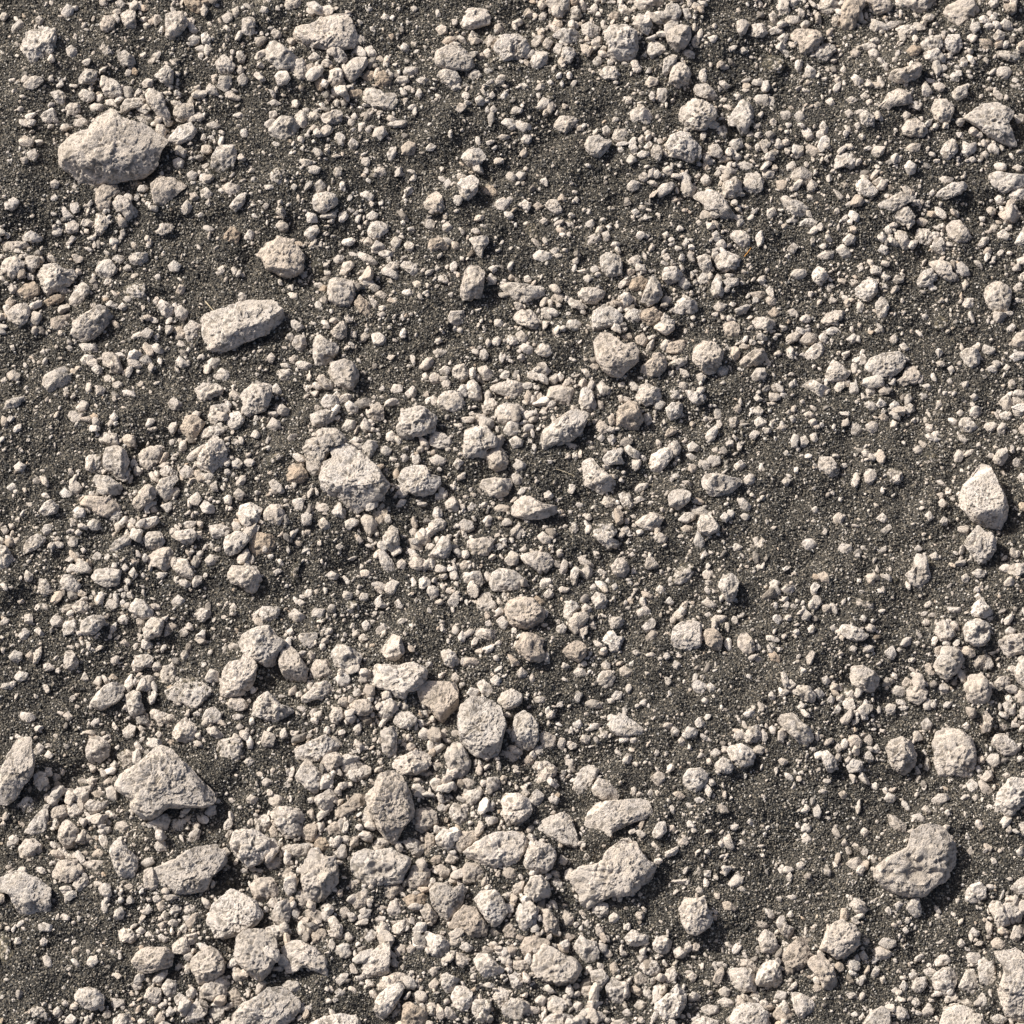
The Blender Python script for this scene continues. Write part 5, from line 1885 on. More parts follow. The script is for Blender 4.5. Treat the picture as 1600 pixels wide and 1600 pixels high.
small open-sided stone below the bun-shaped smooth stone, second nearest there
small corner-ridged stone to the lower left of the big nose-shaped stone, second nearest there
small smooth dome-shaped stone to the lower right of the crumpled scalloped-edged stone
small slightly oblong upright stone lower left of the boxy white stone, nearest there
small chunky round stone to the lower right of the circular cookie-like stone, nearest it there
small half-buried cracked pale stone upper right of the circular cookie-like stone, second nearest there
small brown shaded angular stone right of the white faceted boulder-like stone
small hooded stone to the upper left of the huge smooth pointed stone, third nearest there
small long crosswise stone above the tall lumpy stone
small mushroom-like stone above the grey-topped leaning stone, nearest it there
small speckled kidney-like stone above the bubbly round stone
small brownish striped stone to the lower left of the crumpled scalloped-edged stone, fifth nearest there
small pinkish smooth stone to the lower left of the skull-like pitted stone, nearest it there
small twin-lobed lumpy stone to the lower left of the horned broad stone, second nearest there
small faceted gem-like stone to the lower right of the circular cookie-like stone, third nearest there
small slightly oblong right-leaning stone left of the pyramid-shaped stone, nearest it there
small split smooth stone to the upper left of the fan-shaped half-sunk stone, third nearest there
small clustered knobby stone to the lower right of the huge irregular stone
small angular mottled stone to the upper right of the wide dented stone
small roundish stone to the upper right of the broad slab-like stone, second nearest there
small ringed stone to the upper right of the rounded crumbly stone, nearest it there
small half-buried roundish stone left of the tall lumpy stone, fourth nearest there
small smooth crescent stone above the loaf-shaped stone
small square sunken stone to the upper right of the loaf-shaped stone
small oblong crosswise stone to the lower right of the broad-topped grey stone
small trapezium-shaped stone to the upper left of the moss-marked disc-like stone, second nearest there
small brownish slightly oblong right-leaning stone to the lower right of the angular knobbed stone
small slightly oblong upright stone left of the ship-shaped granular stone, second nearest there
small long left-leaning stone to the upper right of the circular cookie-like stone, nearest it there
small chunky angular stone below the big pointed light-grey stone, second nearest there
small rounded pale stone lower left of the big pointed light-grey stone, third nearest there
small oblong crosswise stone upper left of the huge smooth pointed stone, fourth nearest there
small slightly oblong crosswise stone upper right of the circular cookie-like stone, fourth nearest there
small slightly oblong left-leaning stone below the bun-shaped smooth stone, nearest it there
small broad buried purple-grey stone upper left of the wide horned stone, nearest there
small oblong crosswise stone left of the deeply grooved stone"""

TILT = math.radians(21)
DIST = 6.0
FPX = 1000.0 * DIST
XA = np.array([1.0, 0, 0]); VA = np.array([0, math.cos(TILT), math.sin(TILT)]); WA = np.array([0, -math.sin(TILT), math.cos(TILT)])
CAM = WA * DIST
SUN_EL = math.radians(38)
SUN_AZ_VEC = np.array([-1.0, 0.7])      # horizontal direction towards the sun

scene = bpy.context.scene
col = scene.collection

# ---------------------------------------------------------------- noise
_PT = np.random.default_rng(9).permutation(256).astype(np.int32)
def _hash(ix, iy, iz, seed):
    return _PT[(_PT[(_PT[(ix + seed * 37) & 255] + iy) & 255] + iz) & 255]

_G = np.random.default_rng(3).normal(size=(256, 3)); _G /= np.linalg.norm(_G, axis=1)[:, None]
_G = _G.astype(np.float32)

def perlin(P, seed=0):
    P = P.astype(np.float32)
    out = np.empty(len(P), np.float32)
    CH = 400000
    for a in range(0, len(P), CH):
        p = P[a:a + CH]
        i = np.floor(p).astype(np.int32); f = p - i
        u = f * f * f * (f * (f * 6 - 15) + 10)
        r = 0
        for dx in (0, 1):
            wx = u[:, 0] if dx else 1 - u[:, 0]
            for dy in (0, 1):
                wy = u[:, 1] if dy else 1 - u[:, 1]
                for dz in (0, 1):
                    wz = u[:, 2] if dz else 1 - u[:, 2]
                    g = _G[_hash(i[:, 0] + dx, i[:, 1] + dy, i[:, 2] + dz, seed)]
                    r = r + wx * wy * wz * (g[:, 0] * (f[:, 0] - dx) + g[:, 1] * (f[:, 1] - dy) + g[:, 2] * (f[:, 2] - dz))
        out[a:a + CH] = r
    return out * 1.6

def sstep(a, b, x):
    t = np.clip((x - a) / (b - a), 0, 1)
    return t * t * (3 - 2 * t)

# ---------------------------------------------------------------- ground relief
def relief(x, y):
    x = np.atleast_1d(np.asarray(x, float)); y = np.atleast_1d(np.asarray(y, float))
    def n(s, seed, ax=1.0):
        return perlin(np.stack([x * s * ax, y * s, np.full_like(x, .37 * seed)], 1), seed)
    z = 0.022 * n(3.1, 1) + 0.013 * n(7.0, 2, .8) + 0.0095 * n(16.0, 3) + 0.0046 * n(36., 4) + .0014 * n(85., 5)
    return z

GS, GH = .0025, 1.5
_gx = np.arange(-GH, GH + GS / 2, GS); _GX, _GY = np.meshgrid(_gx, _gx)
HG = relief(_GX.ravel(), _GY.ravel()).reshape(_GX.shape)
NGH = len(_gx)
def gh(x, y):
    x = np.atleast_1d(np.asarray(x, float)); y = np.atleast_1d(np.asarray(y, float))
    u = np.clip((x + GH) / GS, 0, NGH - 1.001); v = np.clip((y + GH) / GS, 0, NGH - 1.001)
    i = u.astype(int); j = v.astype(int); u = u - i; v = v - j
    return (HG[j, i] * (1 - u) + HG[j, i + 1] * u) * (1 - v) + (HG[j + 1, i] * (1 - u) + HG[j + 1, i + 1] * u) * v

def bank(p, a, hgt):
    """sand heaped against the foot of a stone"""
    k = int(a * 2.6 / GS) + 1
    ci, cj = int((p[0] + GH) / GS), int((p[1] + GH) / GS)
    i0, i1, j0, j1 = max(ci - k, 0), min(ci + k, NGH), max(cj - k, 0), min(cj + k, NGH)
    if i1 <= i0 or j1 <= j0: return
    d2 = ((_GX[j0:j1, i0:i1] - p[0]) ** 2 + (_GY[j0:j1, i0:i1] - p[1]) ** 2) / (a * a)
    HG[j0:j1, i0:i1] += hgt * np.exp(-d2 * d2 * .25)

def ray(px, py):
    return XA * ((px - 800) / FPX) + VA * ((800 - py) / FPX) - WA

def place(px, py, lift):
    """point on the ground (plus lift) that stands at this spot of the survey"""
    d = ray(px, py); z = lift
    for _ in range(4):
        t = (z - CAM[2]) / d[2]
        p = CAM + d * t
        z = float(gh(p[0], p[1])[0]) + lift
    return p, t

def place_many(px, py, lift):
    d = XA[None] * ((px - 800) / FPX)[:, None] + VA[None] * ((800 - py) / FPX)[:, None] - WA[None]
    z = lift.copy()
    for _ in range(3):
        t = (z - CAM[2]) / d[:, 2]
        p = CAM[None] + d * t[:, None]
        z = gh(p[:, 0], p[:, 1]) + lift
    return p, t / FPX

# ---------------------------------------------------------------- icospheres
def ico(level):
    t = (1 + 5 ** .5) / 2
    v = [(-1, t, 0), (1, t, 0), (-1, -t, 0), (1, -t, 0), (0, -1, t), (0, 1, t), (0, -1, -t), (0, 1, -t), (t, 0, -1), (t, 0, 1), (-t, 0, -1), (-t, 0, 1)]
    f = [(0, 11, 5), (0, 5, 1), (0, 1, 7), (0, 7, 10), (0, 10, 11), (1, 5, 9), (5, 11, 4), (11, 10, 2), (10, 7, 6), (7, 1, 8),
         (3, 9, 4), (3, 4, 2), (3, 2, 6), (3, 6, 8), (3, 8, 9), (4, 9, 5), (2, 4, 11), (6, 2, 10), (8, 6, 7), (9, 8, 1)]
    v = [tuple(np.array(a) / np.linalg.norm(a)) for a in v]
    for _ in range(level):
        mid = {}; nf = []
        def m(a, b):
            k = (a, b) if a < b else (b, a)
            if k not in mid:
                q = (np.array(v[a]) + np.array(v[b])); q /= np.linalg.norm(q); mid[k] = len(v); v.append(tuple(q))
            return mid[k]
        for a, b, c in f:
            x, y, z = m(a, b), m(b, c), m(c, a)
            nf += [(a, x, z), (b, y, x), (c, z, y), (x, y, z)]
        f = nf
    return np.array(v), np.array(f, np.int32)
ICO = {k: ico(k) for k in (0, 1, 2, 3, 4, 5, 6)}

def make_mesh(name, V, F, attrs, mat, smooth=True):
    me = bpy.data.meshes.new(name)
    nv, nf, k = len(V), len(F), F.shape[1]
    me.vertices.add(nv); me.vertices.foreach_set('co', V.astype(np.float32).ravel())
    me.loops.add(nf * k); me.loops.foreach_set('vertex_index', F.astype(np.int32).ravel())
    me.polygons.add(nf)
    me.polygons.foreach_set('loop_start', np.arange(0, nf * k, k, dtype=np.int32))
    me.polygons.foreach_set('loop_total', np.full(nf, k, np.int32))
    me.polygons.foreach_set('use_smooth', np.full(nf, smooth, bool))
    me.update(calc_edges=True)
    for an, arr in attrs.items():
        a = me.attributes.new(an, 'FLOAT', 'POINT'); a.data.foreach_set('value', arr.astype(np.float32))
    me.materials.append(mat)
    return me

def link(name, me, kind=None):
    o = bpy.data.objects.new(name, me); col.objects.link(o)
    if kind: o['kind'] = kind
    return o

# ---------------------------------------------------------------- materials
def nodes(name):
    m = bpy.data.materials.new(name); m.use_nodes = True
    nt = m.node_tree; nt.nodes.clear()
    out = nt.nodes.new('ShaderNodeOutputMaterial'); b = nt.nodes.new('ShaderNodeBsdfPrincipled')
    nt.links.new(b.outputs[0], out.inputs[0])
    b.inputs['Roughness'].default_value = .93
    b.inputs['Specular IOR Level'].default_value = .2
    return m, nt, b

class NB:
    def __init__(s, nt): s.nt = nt
    def n(s, t, **k):
        x = s.nt.nodes.new(t)
        for a, v in k.items():
            if a.startswith('i_'): x.inputs[a[2:].replace('_', ' ')].default_value = v
            else: setattr(x, a, v)
        return x
    def l(s, a, b): s.nt.links.new(a, b)
    def mix(s, f, a, b, bt='MIX'):
        x = s.nt.nodes.new('ShaderNodeMix'); x.data_type = 'RGBA'; x.blend_type = bt
        for v, i in ((f, 0), (a, 6), (b, 7)):
            if hasattr(v, 'links'): s.l(v, x.inputs[i])
            else: x.inputs[i].default_value = v
        return x.outputs[2]
    def ramp(s, src, *stops):
        x = s.nt.nodes.new('ShaderNodeValToRGB'); e = x.color_ramp.elements
        while len(e) < len(stops): e.new(.5)
        for k, (p, c) in enumerate(stops):
            e[k].position = p; e[k].color = c if isinstance(c, tuple) else (c, c, c, 1)
        s.l(src, x.inputs[0]); return x.outputs[0]
    def m(s, op, a, b=0.0, c=None):
        x = s.nt.nodes.new('ShaderNodeMath'); x.operation = op
        for k, v in enumerate((a, b) if c is None else (a, b, c)):
            if hasattr(v, 'links'): s.l(v, x.inputs[k])
            else: x.inputs[k].default_value = v
        return x.outputs[0]

def stone_material():
    m, nt, b = nodes('pumice'); q = NB(nt)
    geo = q.n('ShaderNodeNewGeometry')
    pos = geo.outputs['Position']
    tone = q.n('ShaderNodeAttribute', attribute_name='tone').outputs['Fac']
    warm = q.n('ShaderNodeAttribute', attribute_name='warm').outputs['Fac']
    dust = q.n('ShaderNodeAttribute', attribute_name='dust').outputs['Fac']
    pit = q.n('ShaderNodeAttribute', attribute_name='pit').outputs['Fac']
    def noise(sc, det=4, rough=.6):
        x = q.n('ShaderNodeTexNoise'); x.inputs['Scale'].default_value = sc; x.inputs['Detail'].default_value = det
        x.inputs['Roughness'].default_value = rough; q.l(pos, x.inputs['Vector']); return x.outputs['Fac']
    big = noise(45, 4); fine = noise(420, 3, .7); mid = noise(150, 4, .65)
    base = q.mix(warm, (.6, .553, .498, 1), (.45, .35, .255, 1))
    base = q.mix(q.ramp(big, (.38, 0.), (.68, 1.)), base, q.mix(.5, base, (.53, .455, .36, 1)))      # faint buff staining
    base = q.mix(q.m('MULTIPLY', q.ramp(mid, (.52, 0.), (.72, 1.)), .5), base, (.27, .245, .21, 1))
    base = q.mix(q.m('MULTIPLY', q.ramp(fine, (.53, 0.), (.7, 1.)), .46), base, (.16, .14, .12, 1))       # dark mineral specks
    base = q.mix(q.m('MULTIPLY', pit, .64), base, (.15, .13, .105, 1))                                     # dirt held in the vesicles
    # sand sticking to half-buried stones
    gr = q.n('ShaderNodeTexVoronoi'); gr.inputs['Scale'].default_value = 330; q.l(pos, gr.inputs['Vector'])
    gcol = q.ramp(q.n('ShaderNodeSeparateColor').outputs[0], (0, 0.), (1, 1.))
    sep = q.n('ShaderNodeSeparateColor'); q.l(gr.outputs['Color'], sep.inputs[0])
    gcol = q.ramp(sep.outputs[0], (0., (.035, .034, .03, 1)), (.6, (.085, .078, .06, 1)), (.85, (.2, .17, .12, 1)), (1., (.42, .39, .34, 1)))
    msk = q.ramp(q.m('ADD', q.m('MULTIPLY', dust, 1.0), q.m('MULTIPLY', q.m('SUBTRACT', mid, .5), 1.6)), (.45, 0.), (.6, 1.))
    base = q.mix(msk, base, gcol)
    base = q.mix(1.0, base, q.mix(0.0, (1, 1, 1, 1), (1, 1, 1, 1)), 'MULTIPLY')
    # stone-to-stone tone
    hs = q.n('ShaderNodeHueSaturation'); q.l(base, hs.inputs['Color']); q.l(tone, hs.inputs['Value']); hs.inputs['Saturation'].default_value = 1.03
    q.l(hs.outputs[0], b.inputs['Base Color'])
    # relief: fine vesicles
    v = q.n('ShaderNodeTexVoronoi'); v.inputs['Scale'].default_value = 260; q.l(pos, v.inputs['Vector'])
    v2 = q.n('ShaderNodeTexVoronoi'); v2.inputs['Scale'].default_value = 600; q.l(pos, v2.inputs['Vector'])
    h = q.m('ADD', q.m('MULTIPLY', noise(300, 5, .7), 1.6), q.m('MULTIPLY', q.ramp(v.outputs['Distance'], (.05, 0.), (.42, 1.)), .55))
    h = q.m('ADD', h, q.m('MULTIPLY', q.ramp(v2.outputs['Distance'], (.05, 0.), (.5, 1.)), .35))
    bp = q.n('ShaderNodeBump'); bp.inputs['Strength'].default_value = .75; bp.inputs['Distance'].default_value = .0016
    q.l(h, bp.inputs['Height']); q.l(bp.outputs[0], b.inputs['Normal'])
    return m

def sand_material():
    m, nt, b = nodes('dark_sand'); q = NB(nt)
    geo = q.n('ShaderNodeNewGeometry'); pos = geo.outputs['Position']
    v = q.n('ShaderNodeTexVoronoi'); v.inputs['Scale'].default_value = 430; q.l(pos, v.inputs['Vector'])
    sep = q.n('ShaderNodeSeparateColor'); q.l(v.outputs['Color'], sep.inputs[0])
    c = q.ramp(sep.outputs[0], (0., (.021, .0195, .018, 1)), (.55, (.061, .057, .05, 1)), (.8, (.12, .11, .09, 1)), (.93, (.22, .19, .145, 1)), (1., (.48, .44, .38, 1)))
    n = q.n('ShaderNodeTexNoise'); n.inputs['Scale'].default_value = 9; n.inputs['Detail'].default_value = 6; q.l(pos, n.inputs['Vector'])
    c = q.mix(q.ramp(n.outputs['Fac'], (.35, 0.), (.7, .55)), c, q.mix(.5, c, (.11, .097, .078, 1)))
    q.l(c, b.inputs['Base Color'])
    bp = q.n('ShaderNodeBump'); bp.inputs['Strength'].default_value = 1.; bp.inputs['Distance'].default_value = .002
    bp.invert = True
    q.l(v.outputs['Distance'], bp.inputs['Height']); q.l(bp.outputs[0], b.inputs['Normal'])
    return m

def grain_material():
    m, nt, b = nodes('sand_grain'); q = NB(nt)
    g = q.n('ShaderNodeAttribute', attribute_name='shade').outputs['Fac']
    c = q.ramp(g, (0., (.022, .0215, .021, 1)), (.5, (.064, .061, .055, 1)), (.74, (.13, .12, .098, 1)), (.88, (.23, .2, .155, 1)), (.96, (.38, .35, .3, 1)), (1., (.56, .53, .48, 1)))
    q.l(c, b.inputs['Base Color']); b.inputs['Roughness'].default_value = .6; b.inputs['Specular IOR Level'].default_value = .4
    return m

M_ST, M_SA, M_GR = stone_material(), sand_material(), grain_material()

# ---------------------------------------------------------------- a stone from its outline
def radial(poly, cx, cy, th):
    """distance from the middle to the outline in direction th (furthest crossing)"""
    P = np.array(poly) - (cx, cy)
    Q = np.roll(P, -1, 0)
    out = np.zeros(len(th))
    d = np.stack([np.cos(th), np.sin(th)], 1)
    for a, c in zip(P, Q):
        e = c - a
        den = d[:, 0] * e[1] - d[:, 1] * e[0]
        den = np.where(np.abs(den) < 1e-9, 1e-9, den)
        t = (a[0] * e[1] - a[1] * e[0]) / den
        s = (a[0] * d[:, 1] - a[1] * d[:, 0]) / den
        ok = (t > 0) & (s >= -1e-6) & (s <= 1 + 1e-6)
        out = np.where(ok, np.maximum(out, t), out)
    return out

TH = np.linspace(0, 2 * math.pi, 361)
def smooth_r(r, k):
    w = np.hanning(2 * k + 1); w /= w.sum()
    rr = np.concatenate([r[:-1][-k:], r[:-1], r[:-1][:k]])
    s = np.convolve(rr, w, 'valid')
    return np.append(s, s[0])

def centroid(poly):
    P = np.array(poly); Q = np.roll(P, -1, 0)
    c = P[:, 0] * Q[:, 1] - Q[:, 0] * P[:, 1]; A = c.sum() / 2
    return (((P + Q) * c[:, None]).sum(0) / (6 * A)), abs(A)

def stone_geo(flags, poly, level, seed, px_off=(0, 0)):
    """vertices (stone frame: right, up the slope of view, towards the viewer), in mm, plus pit / dust"""
    r = np.random.default_rng(seed)
    pl = [(x, -y) for x, y in poly]
    (cx, cy), A = centroid(pl)
    size = math.sqrt(A)
    rt = radial(pl, cx, cy, TH)
    k = (4 if size > 45 else 6) if 'f' in flags else (5 if size > 45 else 9)
    rt = smooth_r(np.maximum(rt, .25 * size), k) * 1.035
    U, F = ICO[level]
    # random turn so that the mesh pattern differs
    a = r.uniform(0, 6.28); ca, sa = math.cos(a), math.sin(a)
    U = np.stack([U[:, 0] * ca - U[:, 1] * sa, U[:, 0] * sa + U[:, 1] * ca, U[:, 2]], 1)
    th = np.arctan2(U[:, 1], U[:, 0]) % (2 * math.pi)
    cph = np.hypot(U[:, 0], U[:, 1]); e = .78 if 'f' in flags else .86
    R = np.interp(th, TH, rt)
    # narrow measure of the outline
    wd = [np.ptp(rt * np.cos(TH - t)) for t in np.linspace(0, math.pi, 13)]
    b = min(wd) / 2
    h = b * r.uniform(.72, .95) * (.8 if 'w' in flags else 1)
    s = cph ** e
    V = np.stack([R * s * np.cos(th), R * s * np.sin(th), h * np.sign(U[:, 2]) * np.abs(U[:, 2]) ** (e + .05)], 1)
    big = size > 50
    if big: h = h * (.74 if 'f' in flags or size > 75 else .86); V[:, 2] *= (.74 if 'f' in flags or size > 75 else .86)
    # broken faces
    nf = (9 if 'f' in flags else 6) if big else 14 if 'f' in flags else (5 if 's' in flags else 11)
    for j in range(nf):
        ph = r.uniform(0, 6.28); el = r.uniform(.45, 1.45) if j else 1.35
        n = np.array([math.cos(ph) * math.cos(el), math.sin(ph) * math.cos(el), math.sin(el)])
        if j == 0: n = np.array([r.normal(0, .12), math.sin(TILT) + r.normal(0, .1), math.cos(TILT)]); n /= np.linalg.norm(n)
        dd = V @ n; mx = dd.max(); c = mx * (r.uniform(.56, .82) if 'f' in flags else r.uniform(.66, .9))
        if big: c = max(c, mx * .8)
        if j == 0: c = mx * (r.uniform(.38, .52) if size > 55 else r.uniform(.58, .76))
        elif el < .8: c = max(c, mx * .8)
        ex = np.clip(dd - c, 0, None)
        # the break lowers the surface and hardly narrows the outline
        wgt = sstep(-.55 * h, -.1 * h, V[:, 2])
        V[:, :2] -= (ex * wgt * .16)[:, None] * n[None, :2]
        V[:, 2] -= wgt * np.minimum(ex * .95 / max(n[2], .45), h * 1.1)
    hol = 0
    if 'h' in flags:      # a hollow worn into the top
        ox, oy = r.uniform(-.16, .16, 2) * size
        ph = r.uniform(0, 3.14); st = r.uniform(1.1, 1.9)
        dx, dy = V[:, 0] - ox, V[:, 1] - oy
        dx, dy = dx * math.cos(ph) + dy * math.sin(ph), (dy * math.cos(ph) - dx * math.sin(ph)) * st
        q = np.hypot(dx, dy) / (.27 * size) * (1 + .6 * perlin(V / (.3 * size) + seed % 97, 14) + .5 * perlin(V / (.11 * size) + seed % 97, 19))
        hol = (V[:, 2] > 0) * np.exp(-q ** 3); V[:, 2] -= hol * h * r.uniform(.3, .5) * (1.3 if size > 60 else 1) * (.75 + .5 * perlin(V / (.14 * size) + 5.5, 20))
    if 'g' in flags:      # grooves
        ph0 = r.uniform(0, 3.14); wob = .5 * perlin(V / (.35 * size) + seed % 89, 16)
        for jg in range(3 if size > 70 else 1):
            ph = ph0 + r.normal(0, .18) + (1.3 if jg == 2 else 0); o = (jg - .7) * .22 * size + r.uniform(-.05, .05) * size
            q = (V[:, 0] * math.cos(ph) + V[:, 1] * math.sin(ph) + .16 * size * wob - o) / (.03 * size)
            V[:, 2] -= (V[:, 2] > -.2 * h) * np.exp(-q * q) * h * .13 * sstep(-.25, .3, wob)
    N = V / (np.linalg.norm(V, axis=1)[:, None] + 1e-9)
    off = r.uniform(-500, 500, 3)
    am = .45 if 's' in flags else (1.45 if 'r' in flags else 1.0)
    lump = perlin(V / (.42 * size) + off, 5)
    ridg = 1 - np.abs(perlin(V / (.3 * size) + off + 31, 6)) * 2
    mid = perlin(V / (.15 * size) + off, 7)
    am2 = .55 if 's' in flags else (1.5 if 'r' in flags else 1.0)
    b1 = np.abs(perlin(V / (.27 * size) + off + 9, 17)); b2 = np.abs(perlin(V / (.13 * size) + off + 5, 18))
    D = am * (.042 * size * lump + .02 * size * (ridg - .5) + .014 * size * mid) + am2 * size * (.06 * (b1 - .22) + .04 * (b2 - .2))
    pitv = np.zeros(len(V))
    if level >= 3:
        fn = perlin(V / 5.5 + off, 8); fn2 = perlin(V / 2.6 + off, 9)
        D += (am * .5 + .3) * (1.1 * np.abs(fn) + .4 * fn + (.75 * np.abs(fn2) if level >= 4 else 0))
        pm = perlin(V / (.35 * size) + off + 77, 12)
        p1 = sstep(.26, .5, perlin(V / 7.5 + off, 10) + .25 * pm); 
        pitv = p1
        dp = (2.6 if 's' not in flags else 1.5) * p1
        if level >= 4:
            p2 = sstep(.22, .4, perlin(V / 3.8 + off, 11) + .3 * pm); pitv = np.maximum(p1, .8 * p2); dp = dp + 1.5 * p2
        D -= dp * min(1, size / 45)
    # keep the outline where it was surveyed
    edge = 1 - .45 * sstep(.6, 1., np.hypot(V[:, 0], V[:, 1]) / np.maximum(R, 1e-6))
    V = V + N * (D * edge)[:, None]
    pitv = np.maximum(pitv, .7 * hol)
    bv = min(np.ptp(V[:, 1]) / 2, 2.2 * b)
    return V, F, pitv, bv, h, size, (cx, -cy)

def to_world(V, scale):
    return (V[:, 0:1] * XA + V[:, 1:2] * VA + V[:, 2:3] * WA) * scale

def lift_of(flags, b, h, size, r):
    # b is the half-height up the slope of view: keep the lower rim just clear of the sand
    sn = math.sin(TILT)
    if 'b' in flags: k = .22 * sn
    elif 'w' in flags: k = .6 * sn
    elif size < 40 and r.random() < .25: k = .6 * sn
    else: k = (1. + .2 * r.random()) * sn
    return k * b * .001

recs = []
for ln in STONES.strip().split('\n'):
    v = list(map(int, ln.split(' ')))
    # character of the stone: smooth, rough, hollow, grooved, faceted, light, tan, low in a heap, buried
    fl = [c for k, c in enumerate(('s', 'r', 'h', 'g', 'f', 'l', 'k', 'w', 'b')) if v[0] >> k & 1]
    v = v[1:]
    recs.append((fl, [(v[i], v[i + 1]) for i in range(0, len(v), 2)]))
labels = LABELS.strip().split('\n')

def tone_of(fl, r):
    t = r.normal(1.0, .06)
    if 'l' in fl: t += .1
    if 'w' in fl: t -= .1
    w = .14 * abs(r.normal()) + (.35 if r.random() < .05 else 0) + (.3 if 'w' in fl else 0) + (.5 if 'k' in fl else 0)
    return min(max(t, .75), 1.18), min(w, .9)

def attr_block(n, t, w, V, pit, fl, zs):
    d = np.full(n, .0)
    if 'b' in fl: d = np.clip(.62 - V[:, 2] / (np.abs(V[:, 2]).max() + 1e-6) * .45, .15, 1)
    else: d = np.clip(.52 - zs * .9, 0, .62)
    return d

group_tag = 'pale stones lying on the dark volcanic sand'
stuffV, stuffF, stuffA = [], [], {'tone': [], 'warm': [], 'dust': [], 'pit': []}
nvs = 0
def add_stuff(V, F, t, w, d, p):
    global nvs
    n = len(V)
    stuffV.append(V); stuffF.append(F + nvs); nvs += n
    for k, v in (('tone', t), ('warm', w), ('dust', d), ('pit', p)):
        stuffA[k].append(np.full(n, v) if np.isscalar(v) else v)

banks = []
for i, (fl, poly) in enumerate(recs):
    own = i < len(labels)
    c, A = centroid([(x, y) for x, y in poly]); sz = math.sqrt(A)
    level = 6 if sz > 66 else 5 if sz > 42 else (4 if sz > 21 else (3 if sz > 10 else 2))
    r = np.random.default_rng(1000 + i)
    V, F, pit, b, h, size, cc = stone_geo(fl, poly, level, 1000 + i)
    lift = lift_of(fl, b, h, size, r)
    p, t = place(cc[0], cc[1], lift)
    if size > 16: banks.append((p, size * .00056, b * .0001))
    Wd = to_world(V, t / FPX)
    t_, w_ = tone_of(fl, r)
    zs = (Wd[:, 2] + lift) / (b * .001)
    d = attr_block(len(V), t_, w_, V, pit, fl, zs + r.uniform(0, .3))
    if size < 45 and r.random() < .3: d = d + .24
    if own:
        n = len(V)
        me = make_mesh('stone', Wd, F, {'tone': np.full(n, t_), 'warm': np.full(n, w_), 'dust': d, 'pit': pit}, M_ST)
        o = link('stone', me); o.location = p
        o['label'] = labels[i]; o['category'] = 'stone'; o['group'] = group_tag
    else:
        add_stuff(Wd + p[None], F, t_, w_, d, pit)

for bk in banks: bank(*bk)

# the same ground carries on past the surveyed plot
MARG = 420
for dx in (-1, 0, 1):
    for dy in (-1, 0, 1):
        if dx == dy == 0: continue
        for i, (fl, poly) in enumerate(recs):
            xs = [q[0] for q in poly]; ys = [q[1] for q in poly]
            mx, my = (min(xs) + max(xs)) / 2, (min(ys) + max(ys)) / 2
            # mirrored across the plot edge
            nx = mx if dx == 0 else (-mx if dx < 0 else 3200 - mx)
            ny = my if dy == 0 else (-my if dy < 0 else 3200 - my)
            ex = (max(xs) - min(xs)) / 2; ey = (max(ys) - min(ys)) / 2
            if nx < -MARG or nx > 1600 + MARG or ny < -MARG or ny > 1600 + MARG: continue
            if (dx and (nx + ex > -4 and nx - ex < 1604)) and (not dy or (ny + ey > -4 and ny - ey < 1604)): continue
            if (dy and (ny + ey > -4 and ny - ey < 1604)) and (not dx or (nx + ex > -4 and nx - ex < 1604)): continue
            if ex * ey < 90: continue
            sx = -1 if dx else 1; sy = -1 if dy else 1
            npoly = [((q[0] - mx) * sx + nx, (q[1] - my) * sy + ny) for q in poly]
            if sx * sy < 0: npoly = npoly[::-1]
            sd = 50000 + i * 9 + dx * 3 + dy
            r = np.random.default_rng(sd)
            V, F, pit, b, h, size, cc = stone_geo(fl, npoly, 3 if ex * ey > 300 else 2, sd)
            lift = lift_of(fl, b, h, size, r)
            p, t = place(cc[0], cc[1], lift)
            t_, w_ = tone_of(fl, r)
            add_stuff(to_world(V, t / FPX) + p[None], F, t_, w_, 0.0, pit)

# ---------------------------------------------------------------- pebbles between the stones
CELL = 20; G0 = -MARG; NG = (1600 + 2 * MARG) // CELL
cov = np.zeros((NG, NG))
occ = np.zeros((1600 // 4, 1600 // 4), bool)
for fl, poly in recs:
    (cx, cy), A = centroid(poly)
    gx, gy = int((cx - G0) / CELL), int((cy - G0) / CELL)
    if 0 <= gx < NG and 0 <= gy < NG: cov[gy, gx] += min(A, 700)
for fl, poly in recs:
    P = np.array(poly, float) / 4
    x0, y0 = np.floor(P.min(0)).astype(int); x1, y1 = np.ceil(P.max(0)).astype(int)
    x0, y0, x1, y1 = max(x0, 0), max(y0, 0), min(x1, 399), min(y1, 399)
    if x1 <= x0 or y1 <= y0: continue
    gx, gy = np.meshgrid(np.arange(x0, x1 + 1) + .5, np.arange(y0, y1 + 1) + .5); ins = np.zeros(gx.shape, bool)
    for a, c in zip(P, np.roll(P, 1, 0)):
        ins ^= ((a[1] > gy) != (c[1] > gy)) & (gx < (c[0] - a[0]) * (gy - a[1]) / (c[1] - a[1] + 1e-9) + a[0])
    occ[y0:y1 + 1, x0:x1 + 1] |= ins
def blur(a, k):
    w = np.hanning(2 * k + 1); w /= w.sum()
    a = np.apply_along_axis(lambda v: np.convolve(np.pad(v, k, 'reflect'), w, 'valid'), 0, a)
    return np.apply_along_axis(lambda v: np.convolve(np.pad(v, k, 'reflect'), w, 'valid'), 1, a)
m0 = MARG // CELL; inner = cov[m0:NG - m0, m0:NG - m0]
cov = np.pad(inner, m0, 'symmetric')
den = blur(cov, 4) / (CELL * CELL)
den = den / np.percentile(den, 95)

